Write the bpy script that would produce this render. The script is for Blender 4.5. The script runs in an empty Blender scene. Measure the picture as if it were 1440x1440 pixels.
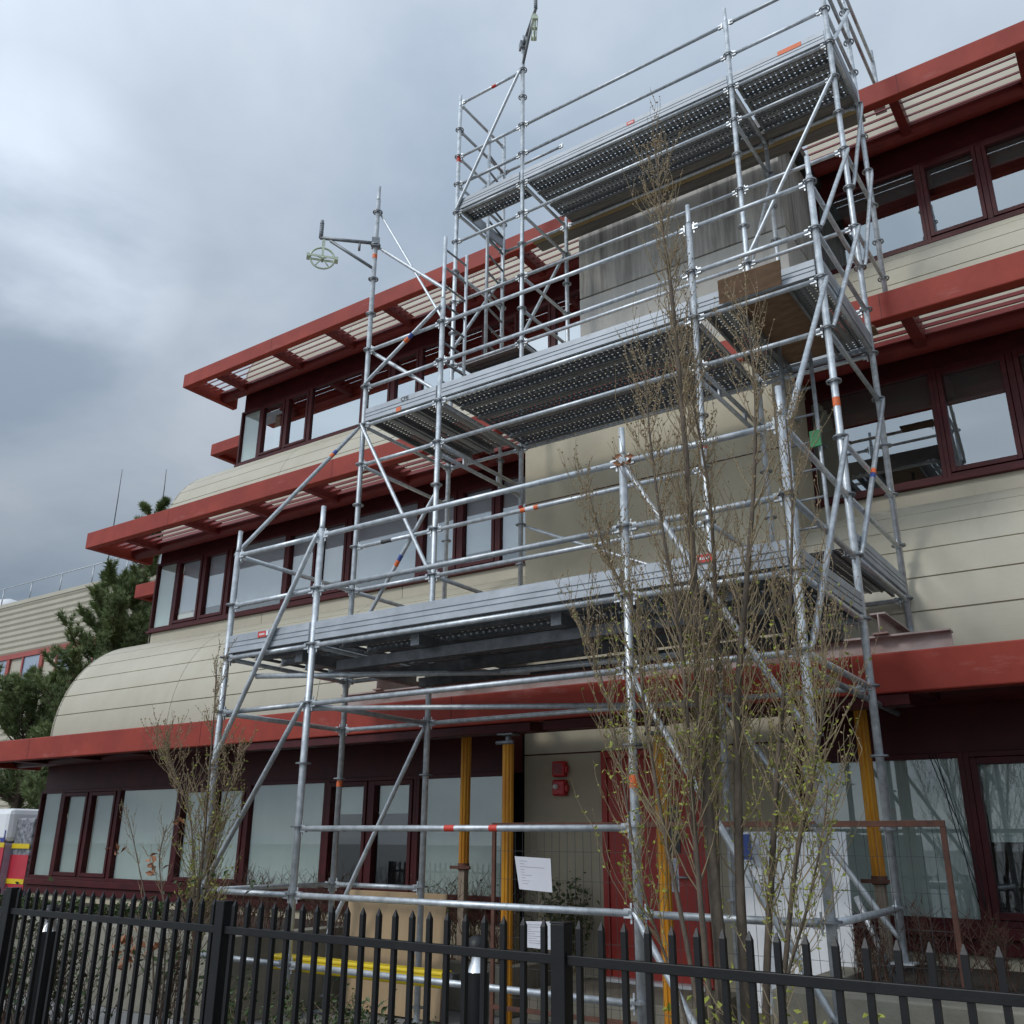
import bpy, math, random
from mathutils import Vector, Matrix, noise as mnoise
R_ = math.radians
random.seed(7)
S = bpy.context.scene
COL = S.collection
# ------------------------------------------------------------------ camera (eye = origin, ground 1.55 m below)
RM = [[0.81983835, 0.57254694, 0.00742132], [-0.18595083, 0.27847936, -0.94226935], [-0.54156012, 0.77112855, 0.33477364]]
FPX = 1305.08
G = -1.55
cam_d = bpy.data.cameras.new('camera'); cam = bpy.data.objects.new('camera', cam_d); COL.objects.link(cam)
cam_d.sensor_width = 36; cam_d.lens = FPX / 1440 * 36; cam_d.clip_start = .05; cam_d.clip_end = 2000
cam.matrix_world = Matrix(((RM[0][0], -RM[1][0], -RM[2][0], 0), (RM[0][1], -RM[1][1], -RM[2][1], 0), (RM[0][2], -RM[1][2], -RM[2][2], 0), (0, 0, 0, 1)))
S.camera = cam
S.render.resolution_x = S.render.resolution_y = 1024
S.view_settings.view_transform = 'Standard'; S.view_settings.look = 'None'; S.view_settings.gamma = 1
S.view_settings.exposure = 0.0
# ------------------------------------------------------------------ light
SUN_EL, SUN_AZ = R_(39), R_(203)            # azimuth measured from +Y clockwise: behind the camera, to the left
SD = Vector((math.sin(SUN_AZ) * math.cos(SUN_EL), math.cos(SUN_AZ) * math.cos(SUN_EL), math.sin(SUN_EL)))
sl = bpy.data.lights.new('sun', 'SUN'); sl.energy = 1.05; sl.angle = R_(13); sl.color = (1, .97, .92)
so = bpy.data.objects.new('sun', sl); COL.objects.link(so); so.rotation_euler = SD.to_track_quat('Z', 'Y').to_euler(); so.location = SD * 40
W = bpy.data.worlds.new('World'); S.world = W; W.use_nodes = True
nt = W.node_tree; nt.nodes.clear(); N = nt.nodes.new; L = nt.links.new
def wmath(op, a, b=None, c=None):
    n = N('ShaderNodeMath'); n.operation = op
    for i, v in enumerate((a, b, c)):
        if v is None: continue
        if isinstance(v, (int, float)): n.inputs[i].default_value = v
        else: L(v, n.inputs[i])
    return n.outputs[0]
out = N('ShaderNodeOutputWorld'); bg = N('ShaderNodeBackground'); bg.inputs[1].default_value = .1
sky = N('ShaderNodeTexSky'); sky.sky_type = 'NISHITA'; sky.sun_disc = False; sky.sun_elevation = SUN_EL; sky.sun_rotation = SUN_AZ
tc = N('ShaderNodeTexCoord'); sep = N('ShaderNodeSeparateXYZ'); L(tc.outputs['Generated'], sep.inputs[0])
den = wmath('ADD', wmath('MAXIMUM', sep.outputs[2], 0.0), .28)
cmb = N('ShaderNodeCombineXYZ'); L(wmath('DIVIDE', sep.outputs[0], den), cmb.inputs[0]); L(wmath('DIVIDE', sep.outputs[1], den), cmb.inputs[1])
nz = N('ShaderNodeTexNoise'); nz.inputs['Scale'].default_value = 2.1; nz.inputs['Detail'].default_value = 9; nz.inputs['Roughness'].default_value = .52; nz.inputs['Distortion'].default_value = .3
L(cmb.outputs[0], nz.inputs['Vector'])
nz2 = N('ShaderNodeTexNoise'); nz2.inputs['Scale'].default_value = .55; nz2.inputs['Detail'].default_value = 3; L(cmb.outputs[0], nz2.inputs['Vector'])
rp = N('ShaderNodeValToRGB'); L(nz.outputs[0], rp.inputs[0])
rp.color_ramp.elements[0].position = .37; rp.color_ramp.elements[0].color = (.575, .71, .875, 1)
rp.color_ramp.elements[1].position = .68; rp.color_ramp.elements[1].color = (.93, 1.035, 1.16, 1)
def mrange(v, a, b, c, d):
    n = N('ShaderNodeMapRange'); L(v, n.inputs[0])
    for i, x in enumerate((a, b, c, d)): n.inputs[i + 1].default_value = x
    return n.outputs[0]
elev = mrange(sep.outputs[2], .05, .72, .27, 1.0)
dt = N('ShaderNodeVectorMath'); dt.operation = 'DOT_PRODUCT'; L(tc.outputs['Generated'], dt.inputs[0]); dt.inputs[1].default_value = tuple(SD)
az = mrange(dt.outputs['Value'], .34, .97, .0, 1.2)
lift = elev
lowf = mrange(nz2.outputs[0], .3, .7, .93, 1.06)
dt2 = N('ShaderNodeVectorMath'); dt2.operation = 'DOT_PRODUCT'; L(tc.outputs['Generated'], dt2.inputs[0]); dt2.inputs[1].default_value = (-.786, .329, .524)   # a brighter break in the cloud
lift = wmath('ADD', lift, wmath('MULTIPLY', mrange(dt2.outputs['Value'], .987, .999, 0, .3), mrange(nz.outputs[0], .42, .6, 0, 1)))
tot = wmath('MULTIPLY', wmath('MULTIPLY', wmath('ADD', lift, wmath('MULTIPLY', az, .9)), lowf), 8.3)
vm = N('ShaderNodeVectorMath'); vm.operation = 'SCALE'; L(rp.outputs[0], vm.inputs[0]); L(tot, vm.inputs['Scale'])
mx = N('ShaderNodeMixRGB'); mx.inputs[0].default_value = .88; L(sky.outputs[0], mx.inputs[1]); L(vm.outputs[0], mx.inputs[2])
L(mx.outputs[0], bg.inputs[0]); L(bg.outputs[0], out.inputs[0])

# ------------------------------------------------------------------ helpers
def at(x, y, X=None, Y=None, Z=None):
    """survey: a point of the photograph on the plane X, Y or Z = const"""
    u, v = (x - 720) / FPX, (y - 720) / FPX
    d = [RM[0][i] * u + RM[1][i] * v + RM[2][i] for i in range(3)]
    t = X / d[0] if X is not None else Y / d[1] if Y is not None else Z / d[2]
    return Vector((d[0] * t, d[1] * t, d[2] * t))

MATS = {}
def mat(name, c, rough=.6, metal=0., c2=None, scale=6., amt=.5, bump=0., bscale=40., stretch=None, spec=.5, fine=0., lo=.35, hi=.68):
    if name in MATS: return MATS[name]
    m = bpy.data.materials.new(name); m.use_nodes = True; t = m.node_tree; b = t.nodes['Principled BSDF']
    b.inputs['Roughness'].default_value = rough; b.inputs['Metallic'].default_value = metal; b.inputs['Specular IOR Level'].default_value = spec
    tcn = t.nodes.new('ShaderNodeTexCoord'); mp = t.nodes.new('ShaderNodeMapping'); t.links.new(tcn.outputs['Object'], mp.inputs[0])
    if stretch: mp.inputs['Scale'].default_value = stretch
    n = t.nodes.new('ShaderNodeTexNoise'); n.inputs['Scale'].default_value = scale; n.inputs['Detail'].default_value = 6; n.inputs['Roughness'].default_value = .65
    t.links.new(mp.outputs[0], n.inputs['Vector'])
    r = t.nodes.new('ShaderNodeValToRGB'); t.links.new(n.outputs[0], r.inputs[0])
    c2 = c2 or tuple(x * (1 - amt * .5) for x in c)
    r.color_ramp.elements[0].position = lo; r.color_ramp.elements[1].position = hi
    r.color_ramp.elements[0].color = (*c2, 1); r.color_ramp.elements[1].color = (*c, 1)
    t.links.new(r.outputs[0], b.inputs['Base Color'])
    if fine:
        rr = t.nodes.new('ShaderNodeMapRange'); t.links.new(n.outputs[0], rr.inputs[0]); rr.inputs[3].default_value = rough - fine; rr.inputs[4].default_value = rough + fine
        t.links.new(rr.outputs[0], b.inputs['Roughness'])
    if bump:
        n2 = t.nodes.new('ShaderNodeTexNoise'); n2.inputs['Scale'].default_value = bscale; n2.inputs['Detail'].default_value = 5; t.links.new(mp.outputs[0], n2.inputs['Vector'])
        bn = t.nodes.new('ShaderNodeBump'); bn.inputs['Strength'].default_value = bump; bn.inputs['Distance'].default_value = .02; t.links.new(n2.outputs[0], bn.inputs['Height']); t.links.new(bn.outputs[0], b.inputs['Normal'])
    MATS[name] = m; return m

GALV = mat('galvanised_steel', (.74, .77, .79), .44, .55, (.47, .50, .52), 14, bump=.08, bscale=60, fine=.12)
GALVD = mat('weathered_steel', (.34, .355, .37), .5, .6, (.2, .21, .22), 9, bump=.1, bscale=50, fine=.1)
TOE = mat('toe_board_steel', (.47, .50, .53), .58, .4, (.33, .355, .38), 3, stretch=(1, 1, 2), fine=.1)
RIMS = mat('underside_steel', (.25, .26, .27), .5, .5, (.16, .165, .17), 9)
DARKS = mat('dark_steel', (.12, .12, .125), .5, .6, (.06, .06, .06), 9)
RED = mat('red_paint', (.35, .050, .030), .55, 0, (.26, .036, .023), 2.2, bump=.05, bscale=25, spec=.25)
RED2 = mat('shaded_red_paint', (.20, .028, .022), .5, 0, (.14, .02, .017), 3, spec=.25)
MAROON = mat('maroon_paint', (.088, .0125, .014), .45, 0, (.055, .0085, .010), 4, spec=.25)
BEIGE = mat('beige_cladding', (.50, .455, .35), .5, 0, (.44, .395, .295), 1.3, bump=.12, bscale=2.2)
RENDER = mat('beige_render', (.56, .495, .36), .85, 0, (.48, .42, .30), 1.6, bump=.15, bscale=120)
BLACKP = mat('black_paint', (.007, .007, .0075), .42, 0, (.012, .012, .012), 8, bump=.06, bscale=90, spec=.35)
YPROP = mat('orange_yellow_paint', (.80, .38, .02), .5, 0, (.58, .22, .012), 6, stretch=(1, 1, .3))
YELLOW = mat('yellow_plastic', (.75, .55, .01), .5, 0, (.62, .43, .01), 8)
PLY = mat('plywood', (.52, .37, .215), .7, 0, (.43, .295, .165), 5, stretch=(1, 1, .2))
PLYD = mat('weathered_plywood', (.26, .155, .085), .75, 0, (.15, .085, .045), 5, stretch=(1, 3, 3), bump=.1)
PAPER = mat('white_paper', (.80, .80, .84), .7, 0, (.74, .74, .80), 5)
WHITEB = mat('white_board', (.84, .85, .86), .5, 0, (.78, .79, .80), 3)
RUST = mat('rusty_steel', (.20, .085, .055), .8, .2, (.11, .055, .042), 7, bump=.2, stretch=(1, 1, 1))
REDG = mat('glossy_red', (.60, .02, .028), .35, 0, (.48, .015, .02), 5)
DOORM = mat('door_red', (.52, .058, .04), .5, 0, (.43, .045, .033), 3)
CONC = None
PAVE = mat('paving', (.28, .275, .262), .85, 0, (.18, .175, .17), 1.8, bump=.2, bscale=60)
PLANTW = mat('planter_concrete', (.31, .285, .225), .85, 0, (.19, .175, .135), 2.2, bump=.15, bscale=70)
SOIL = mat('soil', (.09, .07, .05), .95, 0, (.05, .04, .03), 7, bump=.5, bscale=30)
STICK_R = mat('red_sticker', (.62, .05, .03), .5, amt=.2)
STICK_O = mat('orange_sticker', (.80, .16, .04), .5, amt=.2)
STICK_B = mat('blue_sticker', (.05, .09, .32), .5, amt=.2)
WHITE = mat('white_enamel', (.8, .8, .8), .4, amt=.1)
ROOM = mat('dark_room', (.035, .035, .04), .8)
BLIND = mat('pale_blind', (.50, .585, .54), .8, 0, (.41, .48, .445), 1.5, stretch=(1, 1, .3))
BLINDW = mat('white_blind', (.55, .56, .55), .8, 0, (.5, .5, .5), 2)
BARK = mat('grey_bark', (.165, .125, .09), .85, 0, (.08, .062, .046), 16, stretch=(1, 1, .35), bump=.4, bscale=60)
TWIG = mat('twig_bark', (.37, .285, .17), .8, 0, (.25, .19, .115), 10)
BUD = mat('brown_bud', (.36, .26, .14), .7, 0, (.24, .165, .085), 20)
LEAFY = mat('spring_leaf', (.36, .38, .05), .6, 0, (.22, .24, .04), 14)
LEAFG = mat('green_leaf', (.075, .12, .03), .55, 0, (.04, .07, .02), 9)
LEAFB = mat('dead_leaf', (.42, .19, .09), .7, 0, (.28, .11, .05), 14)
REDT = mat('reddish_twig', (.15, .075, .05), .8, 0, (.09, .05, .035), 10)
PINE = mat('pine_needle', (.22, .27, .10), .6, 0, (.11, .15, .055), 1.2)
PBARK = mat('pine_bark', (.12, .08, .055), .9, 0, (.06, .04, .03), 8, bump=.5)
GINW = mat('pale_green_metal', (.62, .68, .52), .4, .2, (.5, .56, .42), 9)
TARP = mat('blue_print', (.03, .045, .28), .45, amt=.3)
TARPR = mat('red_print', (.5, .03, .05), .45, amt=.3)
TARPP = mat('mauve_print', (.36, .30, .38), .45, amt=.4)
SIDING = mat('beige_siding', (.50, .46, .36), .55, 0, (.44, .40, .31), .6)
REDF = mat('far_red', (.40, .08, .06), .5, 0, (.33, .06, .05), 1)
WOODG = mat('grey_timber', (.22, .20, .175), .85, 0, (.13, .115, .10), 6, stretch=(.2, 3, 3), bump=.2)
WOODY = mat('yellow_timber', (.36, .26, .12), .8, 0, (.24, .17, .08), 6, stretch=(.2, 3, 3))
CABLE = mat('black_cable', (.015, .015, .015), .5)

def glass_mat(name, refl, tint=(.85, .9, .88)):
    m = bpy.data.materials.new(name); m.use_nodes = True; t = m.node_tree; t.nodes.clear()
    o = t.nodes.new('ShaderNodeOutputMaterial'); mxs = t.nodes.new('ShaderNodeMixShader'); tr = t.nodes.new('ShaderNodeBsdfTransparent'); gl = t.nodes.new('ShaderNodeBsdfGlossy')
    tr.inputs[0].default_value = (*tint, 1); gl.inputs['Roughness'].default_value = .012; gl.inputs[0].default_value = (.93, .97, .97, 1)
    geo = t.nodes.new('ShaderNodeNewGeometry'); dp = t.nodes.new('ShaderNodeVectorMath'); dp.operation = 'DOT_PRODUCT'; t.links.new(geo.outputs['Incoming'], dp.inputs[0]); t.links.new(geo.outputs['Normal'], dp.inputs[1])
    def ma(op, x, y=None):
        n = t.nodes.new('ShaderNodeMath'); n.operation = op
        for i, v in enumerate((x, y)):
            if v is None: continue
            if isinstance(v, (int, float)): n.inputs[i].default_value = v
            else: t.links.new(v, n.inputs[i])
        n.use_clamp = op == 'MULTIPLY'; return n.outputs[0]
    sch = ma('ADD', ma('MULTIPLY', ma('POWER', ma('SUBTRACT', 1., ma('ABSOLUTE', dp.outputs['Value'])), 5.), .95), .05 + refl)
    ad = t.nodes.new('ShaderNodeMath'); ad.operation = 'MULTIPLY'; ad.use_clamp = True; t.links.new(sch, ad.inputs[0]); t.links.new(ma('SUBTRACT', 1., geo.outputs['Backfacing']), ad.inputs[1])
    nn = t.nodes.new('ShaderNodeTexNoise'); nn.inputs['Scale'].default_value = 1.4; bp = t.nodes.new('ShaderNodeBump'); bp.inputs['Strength'].default_value = .012; t.links.new(nn.outputs[0], bp.inputs['Height']); t.links.new(bp.outputs[0], gl.inputs['Normal'])
    t.links.new(ad.outputs[0], mxs.inputs[0]); t.links.new(tr.outputs[0], mxs.inputs[1]); t.links.new(gl.outputs[0], mxs.inputs[2]); t.links.new(mxs.outputs[0], o.inputs[0])
    return m
GLASS0 = glass_mat('clear_glass', .09, (.97, .98, .975)); GLASS3 = glass_mat('tinted_glass', .14, (.9, .93, .95)); GLASS1 = glass_mat('coated_glass', .26, (.6, .65, .64)); GLASS2 = glass_mat('reflective_glass', .46, (.5, .55, .54))

def perf_mat():
    m = bpy.data.materials.new('perforated_steel'); m.use_nodes = True; t = m.node_tree; b = t.nodes['Principled BSDF']; o = [n for n in t.nodes if n.type == 'OUTPUT_MATERIAL'][0]
    b.inputs['Base Color'].default_value = (.30, .315, .33, 1); b.inputs['Metallic'].default_value = .6; b.inputs['Roughness'].default_value = .5
    g = t.nodes.new('ShaderNodeTexCoord'); s = t.nodes.new('ShaderNodeSeparateXYZ'); t.links.new(g.outputs['Object'], s.inputs[0])
    def ma(op, a, bb=None):
        n = t.nodes.new('ShaderNodeMath'); n.operation = op
        for i, v in enumerate((a, bb)):
            if v is None: continue
            if isinstance(v, (int, float)): n.inputs[i].default_value = v
            else: t.links.new(v, n.inputs[i])
        return n.outputs[0]
    def cell(v, p): return ma('SUBTRACT', ma('FRACT', ma('DIVIDE', v, p)), .5)
    cx, cy = cell(s.outputs[0], .065), cell(s.outputs[1], .05)
    d = ma('ADD', ma('POWER', ma('MULTIPLY', cx, .065), 2.), ma('POWER', ma('MULTIPLY', cy, .05), 2.))
    hole = ma('LESS_THAN', d, .0105 ** 2)
    tr = t.nodes.new('ShaderNodeBsdfTransparent'); mxs = t.nodes.new('ShaderNodeMixShader'); t.links.new(hole, mxs.inputs[0]); t.links.new(b.outputs[0], mxs.inputs[1]); t.links.new(tr.outputs[0], mxs.inputs[2]); t.links.new(mxs.outputs[0], o.inputs[0])
    return m
def weather(m, tint, fac, scale, stretch, lo, hi):
    t = m.node_tree; b = t.nodes['Principled BSDF']; src = b.inputs['Base Color'].links[0].from_socket
    tcn = t.nodes.new('ShaderNodeTexCoord'); mp = t.nodes.new('ShaderNodeMapping'); mp.inputs['Scale'].default_value = stretch; t.links.new(tcn.outputs['Object'], mp.inputs[0])
    n = t.nodes.new('ShaderNodeTexNoise'); n.inputs['Scale'].default_value = scale; n.inputs['Detail'].default_value = 9; n.inputs['Roughness'].default_value = .72; t.links.new(mp.outputs[0], n.inputs['Vector'])
    r = t.nodes.new('ShaderNodeMapRange'); t.links.new(n.outputs[0], r.inputs[0]); r.inputs[1].default_value = lo; r.inputs[2].default_value = hi; r.inputs[4].default_value = fac
    mm = t.nodes.new('ShaderNodeMixRGB'); t.links.new(r.outputs[0], mm.inputs[0]); t.links.new(src, mm.inputs[1]); mm.inputs[2].default_value = (*tint, 1); t.links.new(mm.outputs[0], b.inputs['Base Color'])
def vary(m, lo, hi):
    t = m.node_tree; b = t.nodes['Principled BSDF']; src = b.inputs['Base Color'].links[0].from_socket
    oi = t.nodes.new('ShaderNodeObjectInfo'); r = t.nodes.new('ShaderNodeMapRange'); t.links.new(oi.outputs['Random'], r.inputs[0]); r.inputs[3].default_value = lo; r.inputs[4].default_value = hi
    v = t.nodes.new('ShaderNodeVectorMath'); v.operation = 'SCALE'; t.links.new(src, v.inputs[0]); t.links.new(r.outputs[0], v.inputs['Scale']); t.links.new(v.outputs[0], b.inputs['Base Color'])
weather(RED, (.52, .26, .22), .38, 1.6, (.55, 3, 2.2), .60, .74); weather(RED, (.14, .03, .025), .6, 2.2, (5, 3, .5), .60, .80)
weather(BEIGE, (.30, .26, .19), .5, 1.5, (4, 1, .35), .58, .82); weather(RENDER, (.28, .25, .19), .5, 1.2, (3, 1, .3), .56, .82)
weather(GALV, (.30, .29, .28), .7, 5, (1, 1, 1), .60, .74); vary(GALV, .70, 1.06); vary(GALVD, .7, 1.1); vary(BLIND, .78, 1.04); weather(TOE, (.34, .34, .34), .6, 4, (1, 1, 1), .60, .74); vary(TOE, .85, 1.05)
weather(BLACKP, (.05, .042, .038), .3, 7, (1, 1, .5), .58, .78); weather(PLY, (.30, .18, .09), .5, 3, (2, 1, 3), .62, .72)
PERF = perf_mat()

def concrete_mat():
    m = mat('stained_concrete', (.64, .61, .55), .85, 0, (.53, .505, .46), 1.5, bump=.15, bscale=60); t = m.node_tree; b = t.nodes['Principled BSDF']
    src = b.inputs['Base Color'].links[0].from_socket
    tcn = t.nodes.new('ShaderNodeTexCoord'); mp = t.nodes.new('ShaderNodeMapping'); mp.inputs['Scale'].default_value = (5, 5, .35); t.links.new(tcn.outputs['Object'], mp.inputs[0])
    n = t.nodes.new('ShaderNodeTexNoise'); n.inputs['Scale'].default_value = 1.6; n.inputs['Detail'].default_value = 8; n.inputs['Roughness'].default_value = .7; t.links.new(mp.outputs[0], n.inputs['Vector'])
    r = t.nodes.new('ShaderNodeValToRGB'); r.color_ramp.elements[0].position = .42; r.color_ramp.elements[1].position = .70; r.color_ramp.elements[0].color = (.82, .81, .79, 1); r.color_ramp.elements[1].color = (.14, .13, .115, 1); t.links.new(n.outputs[0], r.inputs[0])
    # run-off streaks belong to the panels above the joint (object-space z > 0)
    s = t.nodes.new('ShaderNodeSeparateXYZ'); t.links.new(tcn.outputs['Object'], s.inputs[0])
    mr = t.nodes.new('ShaderNodeMapRange'); t.links.new(s.outputs[2], mr.inputs[0]); mr.inputs[1].default_value = -.02; mr.inputs[2].default_value = .02; mr.inputs[3].default_value = .22; mr.inputs[4].default_value = .8
    mm = t.nodes.new('ShaderNodeMixRGB'); mm.blend_type = 'MULTIPLY'; t.links.new(mr.outputs[0], mm.inputs[0]); t.links.new(src, mm.inputs[1]); t.links.new(r.outputs[0], mm.inputs[2]); t.links.new(mm.outputs[0], b.inputs['Base Color'])
    return m
CONC = concrete_mat()

class MB:
    def __init__(s): s.v = []; s.f = []; s.sm = []
    def add(s, vs, fs, smooth=False):
        o = len(s.v); s.v += [tuple(v) for v in vs]; s.f += [tuple(i + o for i in f) for f in fs]; s.sm += [smooth] * len(fs); return s
    def box(s, x0, x1, y0, y1, z0, z1):
        return s.add([(x0, y0, z0), (x1, y0, z0), (x1, y1, z0), (x0, y1, z0), (x0, y0, z1), (x1, y0, z1), (x1, y1, z1), (x0, y1, z1)],
                     [(0, 3, 2, 1), (4, 5, 6, 7), (0, 1, 5, 4), (1, 2, 6, 5), (2, 3, 7, 6), (3, 0, 4, 7)])
    def obox(s, c, ax, ay, az):
        c, ax, ay, az = Vector(c), Vector(ax), Vector(ay), Vector(az)
        return s.add([c + ax * i + ay * j + az * k for k in (-1, 1) for i, j in ((-1, -1), (1, -1), (1, 1), (-1, 1))],
                     [(0, 3, 2, 1), (4, 5, 6, 7), (0, 1, 5, 4), (1, 2, 6, 5), (2, 3, 7, 6), (3, 0, 4, 7)])
    def tube(s, pts, rs, n=10, cap=True):
        pts = [Vector(p) for p in pts]
        if isinstance(rs, (int, float)): rs = [rs] * len(pts)
        o = len(s.v); d = (pts[1] - pts[0]).normalized(); u = d.orthogonal().normalized()
        for i, p in enumerate(pts):
            if 0 < i < len(pts) - 1: d = (pts[i + 1] - pts[i - 1]).normalized()
            elif i: d = (pts[i] - pts[i - 1]).normalized()
            u = (u - d * u.dot(d)).normalized(); w = d.cross(u)
            for k in range(n):
                a = 2 * math.pi * k / n; s.v.append(tuple(p + (u * math.cos(a) + w * math.sin(a)) * rs[i]))
        for i in range(len(pts) - 1):
            for k in range(n):
                a, b = o + i * n + k, o + i * n + (k + 1) % n; s.f.append((a, b, b + n, a + n)); s.sm.append(True)
        if cap:
            s.f.append(tuple(o + k for k in range(n))[::-1]); s.f.append(tuple(o + (len(pts) - 1) * n + k for k in range(n))); s.sm += [False, False]
        return s
    def lathe(s, c, prof, n=20):
        o = len(s.v)
        for r, z in prof:
            for k in range(n):
                a = 2 * math.pi * k / n; s.v.append((c[0] + r * math.cos(a), c[1] + r * math.sin(a), c[2] + z))
        for i in range(len(prof) - 1):
            for k in range(n):
                a, b = o + i * n + k, o + i * n + (k + 1) % n; s.f.append((a, b, b + n, a + n)); s.sm.append(True)
        return s
    def extrude_x(s, prof, x0, x1, smooth=False):      # closed (y, z) outline
        n = len(prof)
        return s.add([(x, y, z) for x in (x0, x1) for y, z in prof], [(i, (i + 1) % n, (i + 1) % n + n, i + n) for i in range(n)] + [tuple(range(n))[::-1], tuple(range(n, 2 * n))], smooth)
    def strip_x(s, prof, x0, x1, smooth=False):        # open (y, z) line
        n = len(prof)
        return s.add([(x, y, z) for x in (x0, x1) for y, z in prof], [(i, i + 1, i + 1 + n, i + n) for i in range(n - 1)], smooth)
ORG = {}
def build(name, mb, m, parent=None, bevel=0., loc=None):
    if loc is None:
        xs = list(zip(*mb.v)); loc = Vector(((min(xs[0]) + max(xs[0])) / 2, (min(xs[1]) + max(xs[1])) / 2, (min(xs[2]) + max(xs[2])) / 2 if parent else min(xs[2])))
    loc = Vector(loc)
    me = bpy.data.meshes.new(name); me.from_pydata([(v[0] - loc.x, v[1] - loc.y, v[2] - loc.z) for v in mb.v], [], mb.f); me.update()
    me.polygons.foreach_set('use_smooth', mb.sm)
    o = bpy.data.objects.new(name, me); COL.objects.link(o); me.materials.append(m); ORG[o] = loc
    if parent is not None: o.parent = parent; o.location = loc - ORG[parent]
    else: o.location = loc
    if bevel:
        b = o.modifiers.new('bevel', 'BEVEL'); b.width = bevel; b.segments = 2; b.limit_method = 'ANGLE'
    return o
def tag(o, label=None, cat=None, group=None, kind=None):
    for k, v in (('label', label), ('category', cat), ('group', group), ('kind', kind)):
        if v: o[k] = v
    return o
def thing(name, label, cat, loc, group=None):
    o = bpy.data.objects.new(name, None); COL.objects.link(o); o.location = loc; o.empty_display_size = .2; ORG[o] = Vector(loc)
    return tag(o, label, cat, group)
def text_obj(name, body, size, loc, rot, m, parent):
    cu = bpy.data.curves.new(name, 'FONT'); cu.body = body; cu.size = size; cu.align_x = 'CENTER'; cu.align_y = 'CENTER'; cu.extrude = .0015
    tmp = bpy.data.objects.new(name, cu); COL.objects.link(tmp); dg = bpy.context.evaluated_depsgraph_get(); me = bpy.data.meshes.new_from_object(tmp.evaluated_get(dg)); bpy.data.objects.remove(tmp)
    o = bpy.data.objects.new(name, me); COL.objects.link(o); me.materials.clear(); me.materials.append(m); o.rotation_euler = rot; ORG[o] = Vector(loc); o.parent = parent; o.location = Vector(loc) - ORG[parent]
    return o

# ------------------------------------------------------------------ setting
gm = MB(); gm.add([(-300, -300, G), (300, -300, G), (300, 400, G), (-300, 400, G)], [(0, 1, 2, 3)])
tag(build('ground', gm, PAVE), kind='structure')
gb = MB(); gb.add([(-30, 4.15, G + .004), (8, 4.15, G + .004), (8, 5.35, G + .004), (-30, 5.35, G + .004)], [(0, 1, 2, 3)])
tag(build('planting_bed', gb, SOIL), kind='structure')

# ------------------------------------------------------------------ main building
XL, XR = -15.7, 6.0
WY = [8.78, 10.34, 11.9, 13.45]                   # window planes of the three storeys, roof line
FY = [7.49, 9.07, 10.64]                          # canopy front edges
FZ = [1.40, 5.45, 9.50]                           # canopy tops
SILL = [-.70, 3.68, 7.63, 10.95]; HEAD = [.74, 5.06, 8.95]
TL, TR, TY, TYU = -6.2, -2.93, 9.12, 10.3         # stair tower
bld = thing('office_building', 'beige three storey building with red sunshade canopies on every floor', 'building', ((XL + XR) / 2, 10, G))
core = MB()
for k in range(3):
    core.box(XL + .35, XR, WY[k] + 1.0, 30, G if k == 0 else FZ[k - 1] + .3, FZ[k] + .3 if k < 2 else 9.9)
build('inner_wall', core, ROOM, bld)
tops = MB(); tops.box(XL + .05, XR, WY[3] - .1, 30, 10.8, 10.945); build('roof', tops, BEIGE, bld)
BR = [(XL, -15.04, 's'), (-15.04, -13.5, 'd'), (-13.5, -12.0, 'f'), (-12.0, -10.5, 'd'), (-10.5, -9.0, 'f'), (-9.0, -7.5, 'd'), (-7.5, -6.2, 'f'),
      (-2.93, -1.5, 'f'), (-1.5, 0, 'd'), (0, 1.5, 'f'), (1.5, 3, 'd'), (3, 4.5, 'f'), (4.5, 6, 'd')]
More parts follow.
